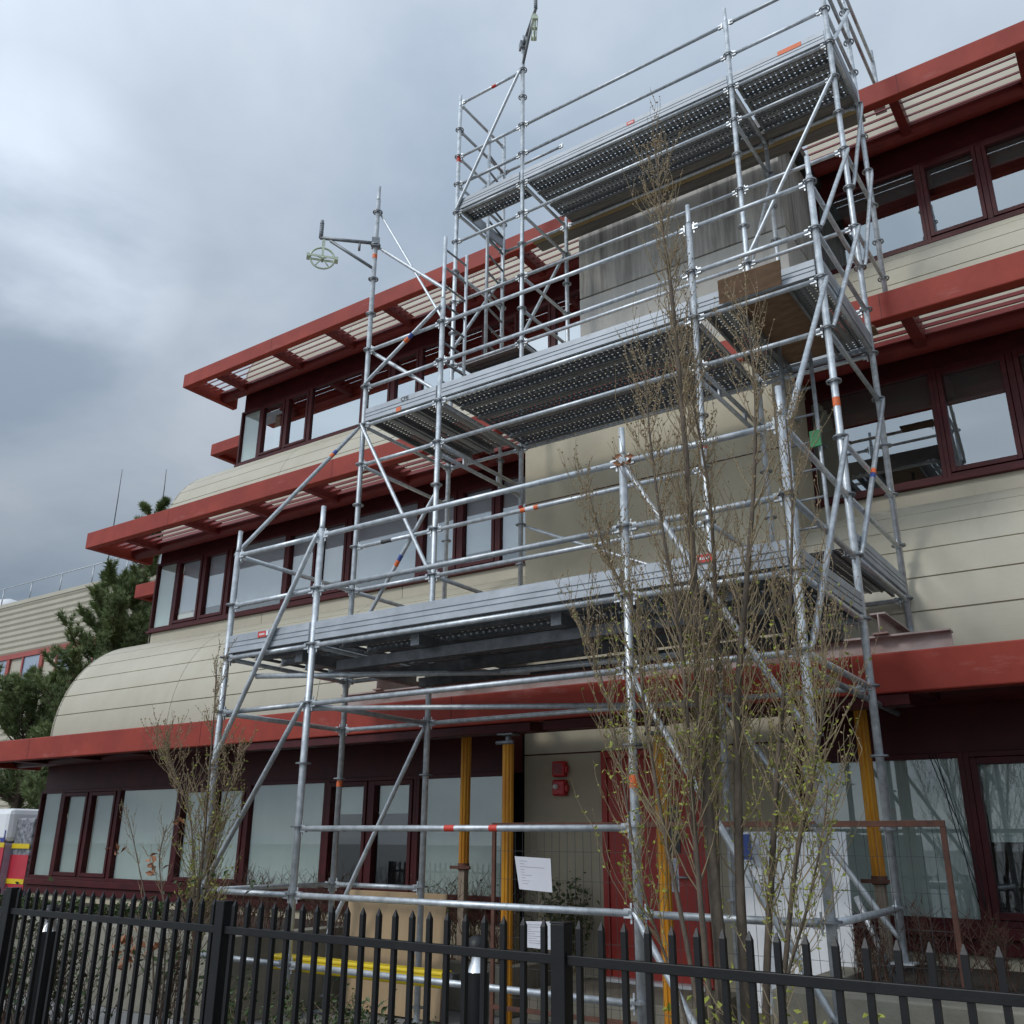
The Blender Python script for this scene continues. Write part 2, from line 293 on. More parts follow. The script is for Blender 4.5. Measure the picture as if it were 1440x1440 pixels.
for k in range(3):
    y = WY[k]; zs, zh = SILL[k], HEAD[k]
    # wall below the sill, header above
    for x0, x1 in ((XL, TL), (TR, XR)):
        if k == 0:
            w = MB(); w.box(x0, x1, y + .03, y + .25, G, zs); build('wall', w, RENDER, bld)
        hd = MB(); hd.box(x0 + (.02 if x0 == XL else 0), x1, y + .02, y + .3, zh + .002, FZ[k] + .12); build('header', hd, MAROON, bld)
        sb = MB(); sb.box(x0 - (.03 if x0 == XL else 0), x1, y - .06, y + .12, zs, zs + (.05 if k else .09))
        if k == 0: sb.box(x0 - .02, x1, y - .02, y + .1, zs - .12, zs - .004)
        build('sill', sb, MAROON, bld, .006)
    # end wall
    ew = MB(); ew.box(XL + .02, XL + .2, y + .9, 16, zs - .2, zh + .3); build('wall', ew, BEIGE, bld)
    zb = zs + (.05 if k else .09)
    for (x0, x1, t) in BR:
        fr = MB(); d0, d1 = y - .03, y + .07
        e = .045
        fr.box(x0, x0 + e, d0, d1, zb, zh); fr.box(x1 - e, x1, d0, d1, zb, zh); fr.box(x0 + e, x1 - e, d0 + .003, d1, zh - e, zh); fr.box(x0 + e, x1 - e, d0 + .003, d1, zb, zb + .05)
        panes = []
        if t == 'd':
            xm = (x0 + x1) / 2 + (.03 if k else 0); h = .035
            fr.box(xm - h, xm + h, d0 + .002, d1, zb + .05, zh - e)
            for a, b in ((x0 + e, xm - h), (xm + h, x1 - e)):
                q = .055
                fr.box(a + .004, a + q, d0 - .015, d1 - .02, zb + .056, zh - e - .004); fr.box(b - q, b - .004, d0 - .015, d1 - .02, zb + .056, zh - e - .004)
                fr.box(a + q, b - q, d0 - .013, d1 - .02, zb + .056, zb + .056 + q); fr.box(a + q, b - q, d0 - .013, d1 - .02, zh - e - .004 - q, zh - e - .004)
                panes.append((a + q, b - q, zb + .056 + q, zh - e - .004 - q))
        else: panes.append((x0 + e, x1 - e, zb + .05, zh - e))
        wo = build('window', fr, MAROON, bld, .004)
        left = x1 < -5
        g = GLASS0 if k == 0 or t == 's' else (GLASS3 if k == 1 and left else GLASS1 if k == 1 else (GLASS2 if left else GLASS1))
        for (a, b, c, d) in panes:
            pm = MB(); pm.box(a - .006, b + .006, y + .012, y + .024, c - .006, d + .006); build('pane', pm, g, wo)
            bl = None
            if k == 0:
                bl = 1.0
                if (x0, t) in ((-9.0, 'd'),): bl = .27
                if x0 == -1.5: bl = .52
            elif t == 's': bl = 1
            elif k == 1: bl = .84 if left else .3
            elif not left: bl = .28
            if bl:
                bm = MB(); bm.box(a + .01, b - .01, y + .05, y + .056, d - (d - c) * bl, d); bm.box(a + .01, b - .01, y + .044, y + .06, d - (d - c) * bl - .02, d - (d - c) * bl)
                build('blind', bm, BLIND if k == 0 or t == 's' else BLINDW, wo)
    # canopy
    fy, fz = FY[k], FZ[k]
    fa = MB(); fa.box(-16.2, XR, fy, fy + .14, fz - .31, fz); fa.box(-16.2, -16.06, fy + .14, y + .1, fz - .31, fz - .002)
    build('fascia', fa, RED, bld, .012)
    for x in range(-14, 6, 4):
        jm = MB(); jm.box(x + .3 * k, x + .006 + .3 * k, fy - .0015, fy + .01, fz - .305, fz - .006); build('fascia_joint', jm, MAROON, bld)
    ib = MB()
    prof = [(fy + 1.0 + .13 * math.cos(a), fz - .17 + .13 * math.sin(a)) for a in [2 * math.pi * i / 12 for i in range(12)]]
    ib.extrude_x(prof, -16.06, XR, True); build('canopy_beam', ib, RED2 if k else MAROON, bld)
    so_ = MB(); so_.box(-16.06, XR, fy + 1.1, y + .02, fz - .1, fz - .05)
    if k == 0: so_.box(-16.06, XR, fy + .14, fy + 1.1, fz - .1, fz - .05)
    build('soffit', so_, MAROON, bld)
    xb = [-15.1 + 1.5 * i for i in range(15)]
    if k: xb = [-15.25, -13.5, -12.0, -10.5, -9.0, -7.5, -6.0, -4.5, -3.0, -1.5, 0, 1.5, 3.0, 4.5]
    for x in xb:
        if x > XR: continue
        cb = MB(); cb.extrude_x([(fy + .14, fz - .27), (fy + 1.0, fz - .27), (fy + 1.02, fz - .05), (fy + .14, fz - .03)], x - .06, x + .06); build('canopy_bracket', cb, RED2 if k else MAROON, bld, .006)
    if k:
        ed = [-16.06] + xb + [XR]
        for a, b in zip(ed[:-1], ed[1:]):
            lv = MB()
            for i in range(5):
                yc, zc = fy + .225 + i * .15, fz - .16; t_ = R_(53); dy, dz = math.cos(t_) * .042, math.sin(t_) * .042
                lv.obox((0.5 * (a + b), yc, zc), ((b - a) / 2 - .062, 0, 0), (0, dy, dz), (0, -math.sin(t_) * .006, math.cos(t_) * .006))
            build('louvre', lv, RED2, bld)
    # curved apron up to the next storey
    y1, z1 = WY[k + 1], SILL[k + 1]; a_, z0 = y1 - y - .03, fz + .12
    top = z1 - .28 if k < 2 else z1
    h = top - (z0 + .1); pr = [(y - .04, z0 - .2), (y - .04, z0 + .1)]; nseg = 8; seam = [pr[1]]
    for i in range(1, 57):
        th = math.pi / 2 * (i / 56); pt = (y - .04 + a_ * (1 - math.cos(th)), z0 + .1 + h * math.sin(th)); pr.append(pt)
        if i % 7 == 0 and i < 56:
            nv = (-math.cos(th) * h, math.sin(th) * a_); l_ = math.hypot(*nv); inn = (-nv[0] / l_ * .018, -nv[1] / l_ * .018)
            p2 = (pt[0] + math.sin(th) * .016, pt[1] + math.cos(th) * .016)
            pr += [(pt[0] + inn[0], pt[1] + inn[1]), (p2[0] + inn[0], p2[1] + inn[1]), p2]
    if k < 2: pr += [(y1 + .0, top + .02), (y1 + .0, z1 - .002)]
    else: pr += [(y1 + 2, top)]
    back = [(p[0] + .3, p[1]) for p in (pr[-1], pr[0])]
    for x0, x1 in ((XL, TL), (TR, XR)):
        xs = [x0]
        while xs[-1] + 3.7 < x1: xs.append(xs[-1] + 3.2)
        xs.append(x1)
        for a, b in zip(xs[:-1], xs[1:]):
            am = MB(); am.strip_x(pr, a + (.004 if a != x0 else 0), b - (.004 if b != x1 else 0)); build('curved_apron', am, BEIGE, bld)
    ee = MB(); pe = [p for p in pr] + [(y1 + 3.2, pr[-1][1]), (y1 + 3.2, z0 - .2)]
    ee.extrude_x(pe, XL + .012, XL + .06); build('apron_end', ee, BEIGE, bld)
    # canopies of the end elevation, standing out to the left further back
    fa = MB(); yb = [10.75, 11.87, 13.4][k]; fa.box(-18.8, XL - .3, yb, yb + .14, fz - .31, fz); fa.box(-18.8, -18.66, yb + .14, yb + 7, fz - .31, fz - .002); fa.box(-18.66, XL - .3, yb + .14, yb + 7, fz - .22, fz - .12)
    build('fascia', fa, RED, bld, .012)
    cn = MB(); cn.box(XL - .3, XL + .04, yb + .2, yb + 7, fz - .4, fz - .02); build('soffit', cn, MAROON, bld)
# stair tower
tw = MB(); tw.box(TL, TR, TY, 16, G, 5.55); build('tower_wall', tw, RENDER, bld)
for z, h in ((2.24, .012), (4.0, .012), (.93, .015)):
    jt = MB(); jt.box(TL - .003, TR + .003, TY - .003, TY + .03, z, z + h); build('tower_joint', jt, MAROON, bld)
tu = MB(); tu.box(-6.04, -2.93, TYU, 18, 5.55, 7.56); tu.box(-6.04, -2.93, TYU + .004, 18, 7.585, 9.15); tu.box(-6.0, -2.97, TYU + .04, 18, 7.5, 7.6)
build('tower_panel', tu, CONC, bld, .008, loc=(-4.5, 14, 7.57))
tc_ = MB(); tc_.box(-6.2, -2.8, TYU - .12, 18, 9.16, 9.32); build('tower_coping', tc_, DARKS, bld)
# door
dr = MB(); dr.box(-5.1, -4.08, TY - .035, TY + .02, -1.3, .86); do = build('door', dr, DOORM, bld, .006)
df = MB(); df.box(-5.17, -5.105, TY - .05, TY + .02, -1.3, .93); df.box(-4.075, -4.01, TY - .05, TY + .02, -1.3, .93); df.box(-5.105, -4.075, TY - .05, TY + .02, .865, .93); build('door_frame', df, DOORM, do)
vp = MB(); vp.box(-4.42, -4.28, TY - .045, TY - .036, -.1, .36); build('door_window', vp, DARKS, do)
hn = MB(); hn.tube([(-4.2, TY - .04, -.32), (-4.2, TY - .1, -.32), (-4.34, TY - .1, -.32)], .012); build('handle', hn, GALV, do)
th_ = MB(); th_.box(-5.15, -4.03, TY - .2, TY - .036, -1.3, -1.27); build('threshold', th_, WHITE, do)
dl = MB(); dl.box(-5.4, -3.7, 8.0, TY - .004, G, -1.305); tag(build('door_step', dl, PLANTW, None, .01), 'low concrete step in front of the red door', 'step')
# fire alarm bells on the tower
for nm, z, lb in (('alarm_horn', .765, 'upper red square alarm sounder on the beige tower wall'), ('alarm_strobe', .565, 'lower red alarm box with a clear strobe lens on tower wall')):
    al = thing(nm, lb, 'fire alarm', (-5.68, TY, z))
    b_ = MB(); b_.box(-5.77, -5.61, TY - .10, TY - .004, z - .085, z + .085); bo = build('housing', b_, REDG, al, .02)
    c_ = MB(); c_.box(-5.61, -5.585, TY - .08, TY - .03, z - .04, z + .03); build('side_box', c_, REDG, al, .005)
    g_ = MB()
    if z > .6:
        for i in range(5): g_.box(-5.74, -5.64, TY - .106, TY - .1005, z - .05 + i * .022, z - .04 + i * .022)
        build('grille', g_, DARKS, al)
    else:
        g_.lathe((0, 0, 0), [(.001, .0), (.03, .0), (.028, .03), (.015, .045), (.001, .05)], 12); g_.v = [(-5.71 + v[0], TY - .1 - v[2], z + v[1] + .01) for v in g_.v]; build('lens', g_, WHITE, al)
# cables hanging in front of the ground floor window
cb = thing('hanging_cable', 'bundle of thin black cables hanging down the ground floor window', 'cable', (-1.6, 8.68, .7))
for i in range(3):
    cm = MB(); pts = []
    for j in range(12):
        t_ = j / 11; pts.append((-1.72 + .22 * t_ + .03 * math.sin(t_ * 5 + i * 2) + .02 * i * math.sin(3 * t_), 8.66, .72 - 1.15 * t_ - .05 * i * t_))
    cm.tube(pts, .004, 5); build('strand', cm, CABLE, cb)

# ------------------------------------------------------------------ planters and beds
for x0, x1, lb in ((-24, -7.35, 'long low concrete planter wall under the left ground floor windows'), (-2.3, 6, 'low concrete planter wall under the right ground floor windows')):
    p = thing('planter', lb, 'planter', ((x0 + x1) / 2, 7, G))
    a = MB(); a.box(x0, x1, 6.05, 6.25, G, -.83); a.box(x1 - .2 if x0 < -10 else x0, x1 if x0 < -10 else x0 + .2, 6.25, 8.76, G, -.832); build('planter_wall', a, PLANTW, p, .012)
    b = MB(); b.box(x0 + .02 if x0 < -10 else x0 + .2, x1 - .2 if x0 < -10 else x1, 6.25, 8.78, G, -.92); build('planter_soil', b, SOIL, p)
p = thing('planter', 'short concrete planter between plywood sheet and red door', 'planter', (-6.3, 8.3, G))
a = MB(); a.box(-7.0, -5.55, 7.95, 8.1, G, -1.12); a.box(-5.7, -5.55, 8.1, 8.76, G, -1.122); build('planter_wall', a, PLANTW, p, .012)
b = MB(); b.box(-7.0, -5.7, 8.1, 8.78, G, -1.2); build('planter_soil', b, SOIL, p)

# ------------------------------------------------------------------ scaffold
PX = [-7.15, -6.0, -2.945, -1.77]; PY = [5.53, 7.13, 8.73, 9.88, 11.45]
sc = thing('scaffold', 'galvanised steel scaffold stepping up the stair tower in three decks', 'scaffold', (-4.46, 7.5, G))
PXF = [-7.12, -5.98, -2.91, -1.735]
ros = []
def CX(i, r): return PXF[i] if r == 0 else PX[i]
def P(i, r, z): return Vector((CX(i, r), PY[r], z))
def post(i, r, z0, z1, thin=None, base=True):
    m = MB(); x, y = CX(i, r), PY[r]
    zt = thin if thin else z1 - .22
    m.tube([(x, y, z0), (x, y, zt)], .0295, 12); m.tube([(x, y, zt), (x, y, zt + .03), (x, y, z1)], [.0295, .023, .022], 12)
    if base: m.box(x - .075, x + .075, y - .075, y + .075, z0 - .002, z0 + .01)
    z = math.ceil((z0 + .04 - .1) / .5) * .5 + .1
    o = build('standard', m, GALV, sc)
    while z < zt - .05: ros.append((o, Vector((x, y, z)))); z += .5
    return o
g0 = G + .01
post(0, 0, g0, 2.84); post(1, 0, g0, 2.87); post(2, 0, g0, 2.86); post(3, 0, g0, 2.86)
post(0, 1, g0, 8.0); post(1, 1, g0, 6.75, 5.9); post(2, 1, g0, 5.86); post(3, 1, -.75, 5.88)
post(0, 2, 1.75, 10.75); post(1, 2, 1.75, 11.25); post(2, 2, 1.75, 9.85); post(3, 2, 1.75, 10.45)
post(0, 3, 4.62, 10.8); post(1, 3, 4.62, 8.75); post(2, 3, 4.62, 8.7); post(3, 3, 5.75, 10.45)
post(3, 4, 9.72, 10.8)
def rosette_mesh():
    m = MB(); n = 16
    for ri, ro, z0, z1 in ((.05, .064, -.006, .006), (.0, .036, -.008, .008)):
        if ri:
            vs = []
            for k in range(n):
                c, s_ = math.cos(2 * math.pi * k / n), math.sin(2 * math.pi * k / n); vs += [(ri * c, ri * s_, z0), (ro * c, ro * s_, z0), (ro * c, ro * s_, z1), (ri * c, ri * s_, z1)]
            fs = []
            for k in range(n):
                a, b = 4 * k, 4 * ((k + 1) % n)
                for e, g in ((0, 1), (1, 2), (2, 3), (3, 0)): fs.append((a + e, a + g, b + g, b + e))
            m.add(vs, fs)
        else: m.tube([(0, 0, z0), (0, 0, z1)], ro, 12)
    for k in range(4):
        a = math.pi / 4 + k * math.pi / 2; m.obox((.043 * math.cos(a), .043 * math.sin(a), 0), (.012 * math.cos(a), .012 * math.sin(a), 0), (-.006 * math.sin(a), .006 * math.cos(a), 0), (0, 0, .0055))
    return m
ROS = rosette_mesh(); ros.sort(key=lambda t: t[1].length)
first = None; rest = MB()
for i, (po, p) in enumerate(ros):
    if i < 100:
        if first is None:
            first = build('rosette', MB().add(ROS.v, ROS.f), GALVD, None, loc=(0, 0, 0)); o = first
        else: o = first.copy(); COL.objects.link(o)
        o.parent = po; o.location = p - ORG[po]
    else: rest.add([(v[0] + p.x, v[1] + p.y, v[2] + p.z) for v in ROS.v], ROS.f)
tag(build('rosette', rest, GALVD, sc), kind='stuff')
def head(m, p, d):
    u = Vector((0, 0, 1)); s_ = d.cross(u).normalized() if abs(d.z) < .9 else Vector((1, 0, 0))
    c = p + d * .068; m.obox(c, d * .028, s_ * .015, u * .028); m.obox(p + d * .05, d * .006, s_ * .003, u * .06)
def ledger(a, b, name='ledger', r=.0225, heads=True, m_=None, dz=-.012):
    m = MB(); a, b = Vector(a) + Vector((0, 0, dz)), Vector(b) + Vector((0, 0, dz)); d = (b - a).normalized()
    m.tube([a + d * .06, b - d * .06] if heads else [a, b], r, 10)
    if heads: head(m, a, d); head(m, b, -d)
    return build(name, m, m_ or GALV, sc)
def LX(r, z, i, j): return ledger(P(i, r, z), P(j, r, z))
def TY_(i, z, r, q): return ledger(P(i, r, z), P(i, q, z), 'transom')
# row 1
for z in (1.1, 1.6, 2.1, 2.6):
    for i in range(3): LX(0, z, i, i + 1)
LX(0, .1, 1, 2)
for i in range(3): LX(0, -.4, i, i + 1)
LX(0, -.9, 0, 1); LX(0, -.9, 1, 2)
# row 2
for i in range(3): LX(1, 4.6, i, i + 1); LX(1, 5.1, i, i + 1); LX(1, 5.6, i, i + 1); LX(1, 4.1, i, i + 1); LX(1, 1.6, i, i + 1)
for z in (2.6, 3.1): LX(1, z, 0, 1); LX(1, z, 1, 2)
LX(1, 1.1, 0, 1); LX(1, 1.1, 1, 2); LX(1, -.4, 0, 1); LX(1, -.9, 0, 1); LX(1, 1.1, 2, 3)
# row 3
for i in range(3): LX(2, 8.6, i, i + 1); LX(2, 9.1, i, i + 1); LX(2, 9.6, i, i + 1); LX(2, 8.1, i, i + 1); LX(2, 6.1, i, i + 1); LX(2, 7.1, i, i + 1); LX(2, 4.6, i, i + 1)
LX(2, 10.6, 0, 1); LX(2, 2.1, 2, 3); LX(2, 2.1, 0, 1); LX(2, 5.1, 2, 3)
# row 4
for i in range(3): LX(3, 8.6, i, i + 1)
LX(3, 6.1, 0, 1); LX(3, 10.1, 0, 1)
# across
for i in range(4): TY_(i, 1.6, 0, 1); TY_(i, 4.6, 1, 2); TY_(i, 8.6, 2, 3)
for i in (0, 1, 3): TY_(i, 1.1, 0, 1)
TY_(0, 2.6, 0, 1); TY_(3, 2.6, 0, 1); TY_(3, 2.1, 0, 1); TY_(0, -.4, 0, 1); TY_(3, -.4, 0, 1)
TY_(0, 4.1, 1, 2); TY_(3, 4.1, 1, 2); TY_(3, 3.1, 1, 2); TY_(3, 2.6, 1, 2); TY_(3, 2.1, 1, 2); TY_(3, 5.6, 1, 2); TY_(3, 5.1, 1, 2); TY_(0, 2.6, 1, 2); TY_(1, 2.6, 1, 2); TY_(2, 2.6, 1, 2)
for z in (8.1, 7.1, 6.6, 6.1): TY_(1, z, 2, 3)
for z in (6.1, 7.1): TY_(3, z, 2, 3)
for z in (9.1, 9.6, 10.1): TY_(3, z, 2, 3); TY_(0, z, 2, 3)
TY_(0, 10.6, 2, 3); TY_(0, 6.1, 2, 3); TY_(0, 7.6, 2, 3); TY_(2, 8.1, 2, 3)
TY_(3, 10.6 - .5, 3, 4); TY_(3, 10.6, 3, 4)
# reinforced double transoms under deck 2
for i in (1, 2):
    for dz in (0, -.12): ledger(P(i, 1, 4.1 + dz), P(i, 2, 4.1 + dz), 'transom')
    for q in (.3, .7):
        cm = MB(); cm.box(PX[i] - .008, PX[i] + .008, PY[1] + 1.6 * q - .03, PY[1] + 1.6 * q + .03, 3.985, 4.09); build('transom_web', cm, GALV, sc)
def brace(a, b, off=(0, -.05, 0), stick=None, r=.0225, flat=True):
    m = MB(); o = Vector(off); a, b = Vector(a) + o, Vector(b) + o; d = (b - a).normalized()
    m.tube([a, a + d * .05, a + d * .13, b - d * .13, b - d * .05, b], [.014, .016, r, r, .016, .014], 10)
    for p, q in ((a, d), (b, -d)): m.tube([p + q * .03 - o * .0, p + q * .03 - o], .012, 8)
    bo = build('diagonal_brace', m, GALV, sc)
    if stick:
        for k, mm in enumerate(stick[1:]):
            sm = MB(); c = a + (b - a) * stick[0] + d * .07 * k; sm.tube([c, c + d * .068], r + .0015, 12, False); build('sticker', sm, mm, bo)
    return bo
brace(P(1, 0, 2.6), P(0, 0, .6)); brace(P(1, 0, 1.1), P(0, 0, -.5))
brace(P(0, 0, 2.6), P(0, 1, 4.6), (-.05, 0, 0), (.72, STICK_O, STICK_B))
brace(P(0, 1, 4.6), P(1, 1, 2.6)); brace(P(1, 1, 1.05), P(0, 1, -.9)); brace(P(0, 1, 2.0), P(1, 1, 3.6), (0, .05, 0), (.5, STICK_O, STICK_B))
brace(P(2, 0, 2.6), P(3, 0, .6)); brace(P(2, 0, 1.1), P(3, 0, -.9)); brace(P(2, 1, 1.1), P(3, 1, -.6))
X3 = (.05, 0, 0)
brace(P(3, 1, 4.6), P(3, 0, 2.6), X3); brace(P(3, 2, 6.1), P(3, 1, 4.1), X3); brace(P(3, 1, 3.1), P(3, 0, 1.1), X3); brace(P(3, 2, 4.1), P(3, 1, 2.1), X3, (.52, STICK_O, STICK_B))
brace(P(3, 2, 7.1), P(3, 1, 5.1), X3); brace(P(3, 3, 7.6), P(3, 2, 5.6), X3); brace(P(3, 3, 8.6), P(3, 2, 6.6), X3); brace(P(3, 3, 10.1), P(3, 2, 8.6), X3)
brace(P(3, 2, 8.1), P(2, 2, 6.1)); brace(P(1, 2, 10.6), P(0, 2, 8.6)); brace(P(1, 3, 8.1), P(1, 2, 6.1), (-.05, 0, 0)); brace(P(2, 3, 8.1), P(2, 2, 6.1), X3)
brace(P(0, 1, 7.1), P(1, 1, 6.05), (0, .05, 0)); brace(P(0, 1, 7.6), P(1, 1, 5.6), (0, .06, 0), r=.016); brace(P(0, 1, 5.1), P(1, 1, 5.8), (0, -.05, 0), (.55, STICK_O, STICK_B)); brace(P(0, 1, 5.6), P(1, 1, 4.7), (0, .05, 0)); brace(P(1, 2, 3.6), P(2, 2, 5.1 - 2.9), (0, .05, 0))
brace(P(0, 3, 8.1), P(0, 2, 6.3), (-.05, 0, 0)); brace(P(0, 3, 10.1), P(0, 2, 8.7), (.05, 0, 0)); ledger(at(1204, 1258, Y=7.3), at(1263, 1388, Y=7.3), 'diagonal_brace', heads=False); brace(P(2, 0, -.4), (-2.2, 5.5, G + .05), (0, -.06, 0))
# loose horizontal plan tubes clamped under deck 1
ledger(at(360, 951, Z=1.38), at(745, 945, Z=1.38), 'loose_tube', heads=False, r=.024, dz=0)
ledger(at(705, 945, Z=1.36), at(1010, 915, Z=1.36), 'loose_tube', heads=False, r=.024, dz=0)
ledger(P(1, 0, 1.05), P(2, 1, 1.05), 'loose_tube', heads=False, dz=0)
ledger((-1.75, 5.6, 1.0), (-1.85, 8.2, 1.02), 'loose_tube', heads=False, dz=0, m_=GALVD)
# decks
def plank_x(x0, x1, y0, z, m_=None):
    m = MB(); w = .31; m.box(x0, x1, y0, y0 + w, z + .045, z + .047)
    o = build('plank', m, m_ or PERF, sc)
    f = MB()
    for yy in (y0, y0 + w - .004): f.box(x0, x1, yy, yy + .004, z - .02, z + .0445)
    for yy in (y0 + .004, y0 + w - .026): f.box(x0, x1, yy, yy + .022, z - .02, z - .016)
    for yy in (y0 + .1, y0 + .2): f.box(x0 + .02, x1 - .02, yy, yy + .02, z + .03, z + .0445)
    for xx in (x0, x1 - .03): f.box(xx, xx + .03, y0 + .03, y0 + w - .03, z - .005, z + .02)
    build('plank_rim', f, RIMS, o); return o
def plank_y(y0, y1, x0, z):
    m = MB(); w = .31; m.box(x0, x0 + w, y0, y1, z + .045, z + .047)
    o = build('plank', m, PERF, sc); f = MB()
    for xx in (x0, x0 + w - .004): f.box(xx, xx + .004, y0, y1, z - .02, z + .0445)
    for xx in (x0 + .004, x0 + w - .026): f.box(xx, xx + .022, y0, y1, z - .02, z - .016)
    for xx in (x0 + .1, x0 + .2): f.box(xx, xx + .02, y0 + .02, y1 - .02, z + .03, z + .0445)
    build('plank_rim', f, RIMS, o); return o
for a, b in ((PX[0], PX[1]), (PX[1], PX[2]), (PX[2], PX[3])):
    for k in range(5): plank_x(a + .04, b - .04, PY[0] + .02 + k * .32, 1.64)
for k in range(5): plank_x(PX[1] + .04, PX[2] - .04, PY[1] + .02 + k * .32, 4.64)
for k in range(3): plank_y(PY[1] + .03, PY[2] - .03, PX[0] + .06 + k * .345, 4.64)
for k in (0, 2): plank_y(PY[1] + .03, PY[2] - .03, PX[2] + .07 + k * .375 + (.04 if k else 0), 4.64)
for k in range(3): plank_x(PX[1] + .04, PX[2] - .04, PY[2] + .02 + k * .32, 8.64); plank_x(PX[2] + .04, PX[3] - .04, PY[2] + .02 + k * .32, 8.64)
plank_x(PX[0] + .04, PX[1] - .04, PY[2] + .02, 8.64)
for k in range(3): plank_y(PY[1] + .03, PY[2] - .03, PX[2] + .09 + k * .345, 2.14)
for k in range(3): plank_x(PX[0] + .04, PX[1] - .04, PY[2] + .1 + k * .33, 6.14, WOODG)
# timber infill at the back of deck 3 and under deck 1
for k, (y0, y1, m_) in enumerate(((9.72, 9.93, WOODG), (9.95, 10.03, WOODY), (10.045, 10.24, WOODG))):
    t_ = MB(); t_.box(PX[0] + .5 if k else PX[1] + .1, PX[3], y0, y1, 8.62, 8.67); build('timber_board', t_, m_, sc)
for k in range(4):
    t_ = MB(); xx = -6.3 + k * 1.35; t_.box(xx, xx + .09, PY[0] + .1, PY[1] + .05, 1.49, 1.58); build('joist', t_, RIMS, sc)
for yy in (5.75, 6.3, 6.85):
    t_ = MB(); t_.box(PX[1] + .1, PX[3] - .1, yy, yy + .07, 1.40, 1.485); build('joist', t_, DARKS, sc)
# toe boards
def toe(a, b, z, name='toe_board'):
    a, b = Vector(a), Vector(b); d = (b - a).normalized(); n = Vector((d.y, -d.x, 0)); m = MB()
    prof = [(0, 0), (.012, 0), (.012, .045), (.004, .048), (.004, .054), (.012, .057), (.012, .088), (.004, .091), (.004, .097), (.012, .1), (.012, .16), (-.012, .172), (-.018, .172), (-.018, .0)]
    vs = [p + n * q + Vector((0, 0, z + h)) for p in (a, b) for q, h in prof]; k = len(prof)
    m.add(vs, [(i, (i + 1) % k, (i + 1) % k + k, i + k) for i in range(k)] + [tuple(range(k))[::-1], tuple(range(k, 2 * k))])
    return build(name, m, TOE, sc)
e = .04
def toex(r, z, i, j): return toe((CX(i, r) + e, PY[r] - .012, 0), (CX(j, r) - e, PY[r] - .012, 0), z)
t1 = [toex(0, 1.63, i, i + 1) for i in range(3)]; t2 = [toex(1, 4.63, i, i + 1) for i in range(3)]; t3 = [toex(2, 8.63, i, i + 1) for i in range(3)]
for r, z, i in ((0, 1.63, 3), (1, 4.63, 3), (2, 8.63, 3), (1, 2.13, 3)): toe((PX[i] + .012, PY[r] + e, 0), (PX[i] + .012, PY[r + 1] - e, 0), z)
toe((PX[2], PY[2] - .01, 0), (PX[3], PY[2] - .01, 0), 4.63)
toe((PX[0] + .03, PY[3], 0), (PX[0] + .03, PY[2], 0), 8.63)
def plate(t, x, z, m_=STICK_R, w=.11, h=.055):
    y = ORG[t].y - .0175; sm = MB(); sm.box(x, x + w, y - .003, y - .0005, z, z + h); so2 = build('label_plate', sm, m_, t)
    if m_ is STICK_R:
        tx = MB()
        for k in range(5): tx.box(x + .02 + k * .015, x + .03 + k * .015, y - .0045, y - .0032, z + .018, z + .036)
        build('lettering', tx, WHITE, so2)
plate(t1[0], -6.68, 1.73); plate(t1[2], -2.37, 1.735, w=.13); plate(t3[1], -4.35, 8.72, STICK_R); plate(t3[2], -2.35, 8.72, STICK_O, .28, .06); plate(t2[0], -6.62, 4.62, STICK_O, .07, .05)
sm = MB(); y = PY[0] - .031; sm.box(-6.565, -6.535, y - .003, y - .0005, 1.74, 1.785); build('label_plate', sm, WHITE, t1[0])
text_obj('lettering', 'CPE', .07, (-6.5, PY[1] - .027, 4.755), (math.pi / 2, 0, 0), DARKS, t2[0])
def band(p, d, m_, l_=.08, r=.0305):
    d = Vector(d).normalized(); sm = MB(); sm.tube([Vector(p), Vector(p) + d * l_], r, 12, False); build('sticker', sm, m_, sc)
band(P(3, 1, 3.37), (0, 0, 1), STICK_O); band(P(2, 1, 3.28), (0, 0, 1), STICK_R); band(P(2, 0, .33), (0, 0, 1), STICK_O); band(P(0, 2, 9.5), (0, 0, 1), STICK_R, .12); band(P(0, 1, .52), (0, 0, 1), STICK_O, .06); band(P(1, 2, 3.78), (0, 0, 1), STICK_R, .06); band(P(0, 1, 6.9), (0, 0, 1), STICK_O, .06)
band((-4.45, PY[0], .088), (1, 0, 0), STICK_R, .09, .0235); band((-4.05, PY[0], .088), (1, 0, 0), STICK_R, .07, .0235)
band((-4.9, PY[1], 3.088), (1, 0, 0), STICK_O, .06, .0235); band((-4.84, PY[1], 3.088), (1, 0, 0), WHITE, .1, .0235); band((-4.74, PY[1], 3.088), (1, 0, 0), STICK_O, .05, .0235); band((-6.75, PY[1], 3.088), (1, 0, 0), DARKS, .15, .0235); band((-6.55, PY[2], 10.588), (1, 0, 0), STICK_R, .08, .0235)
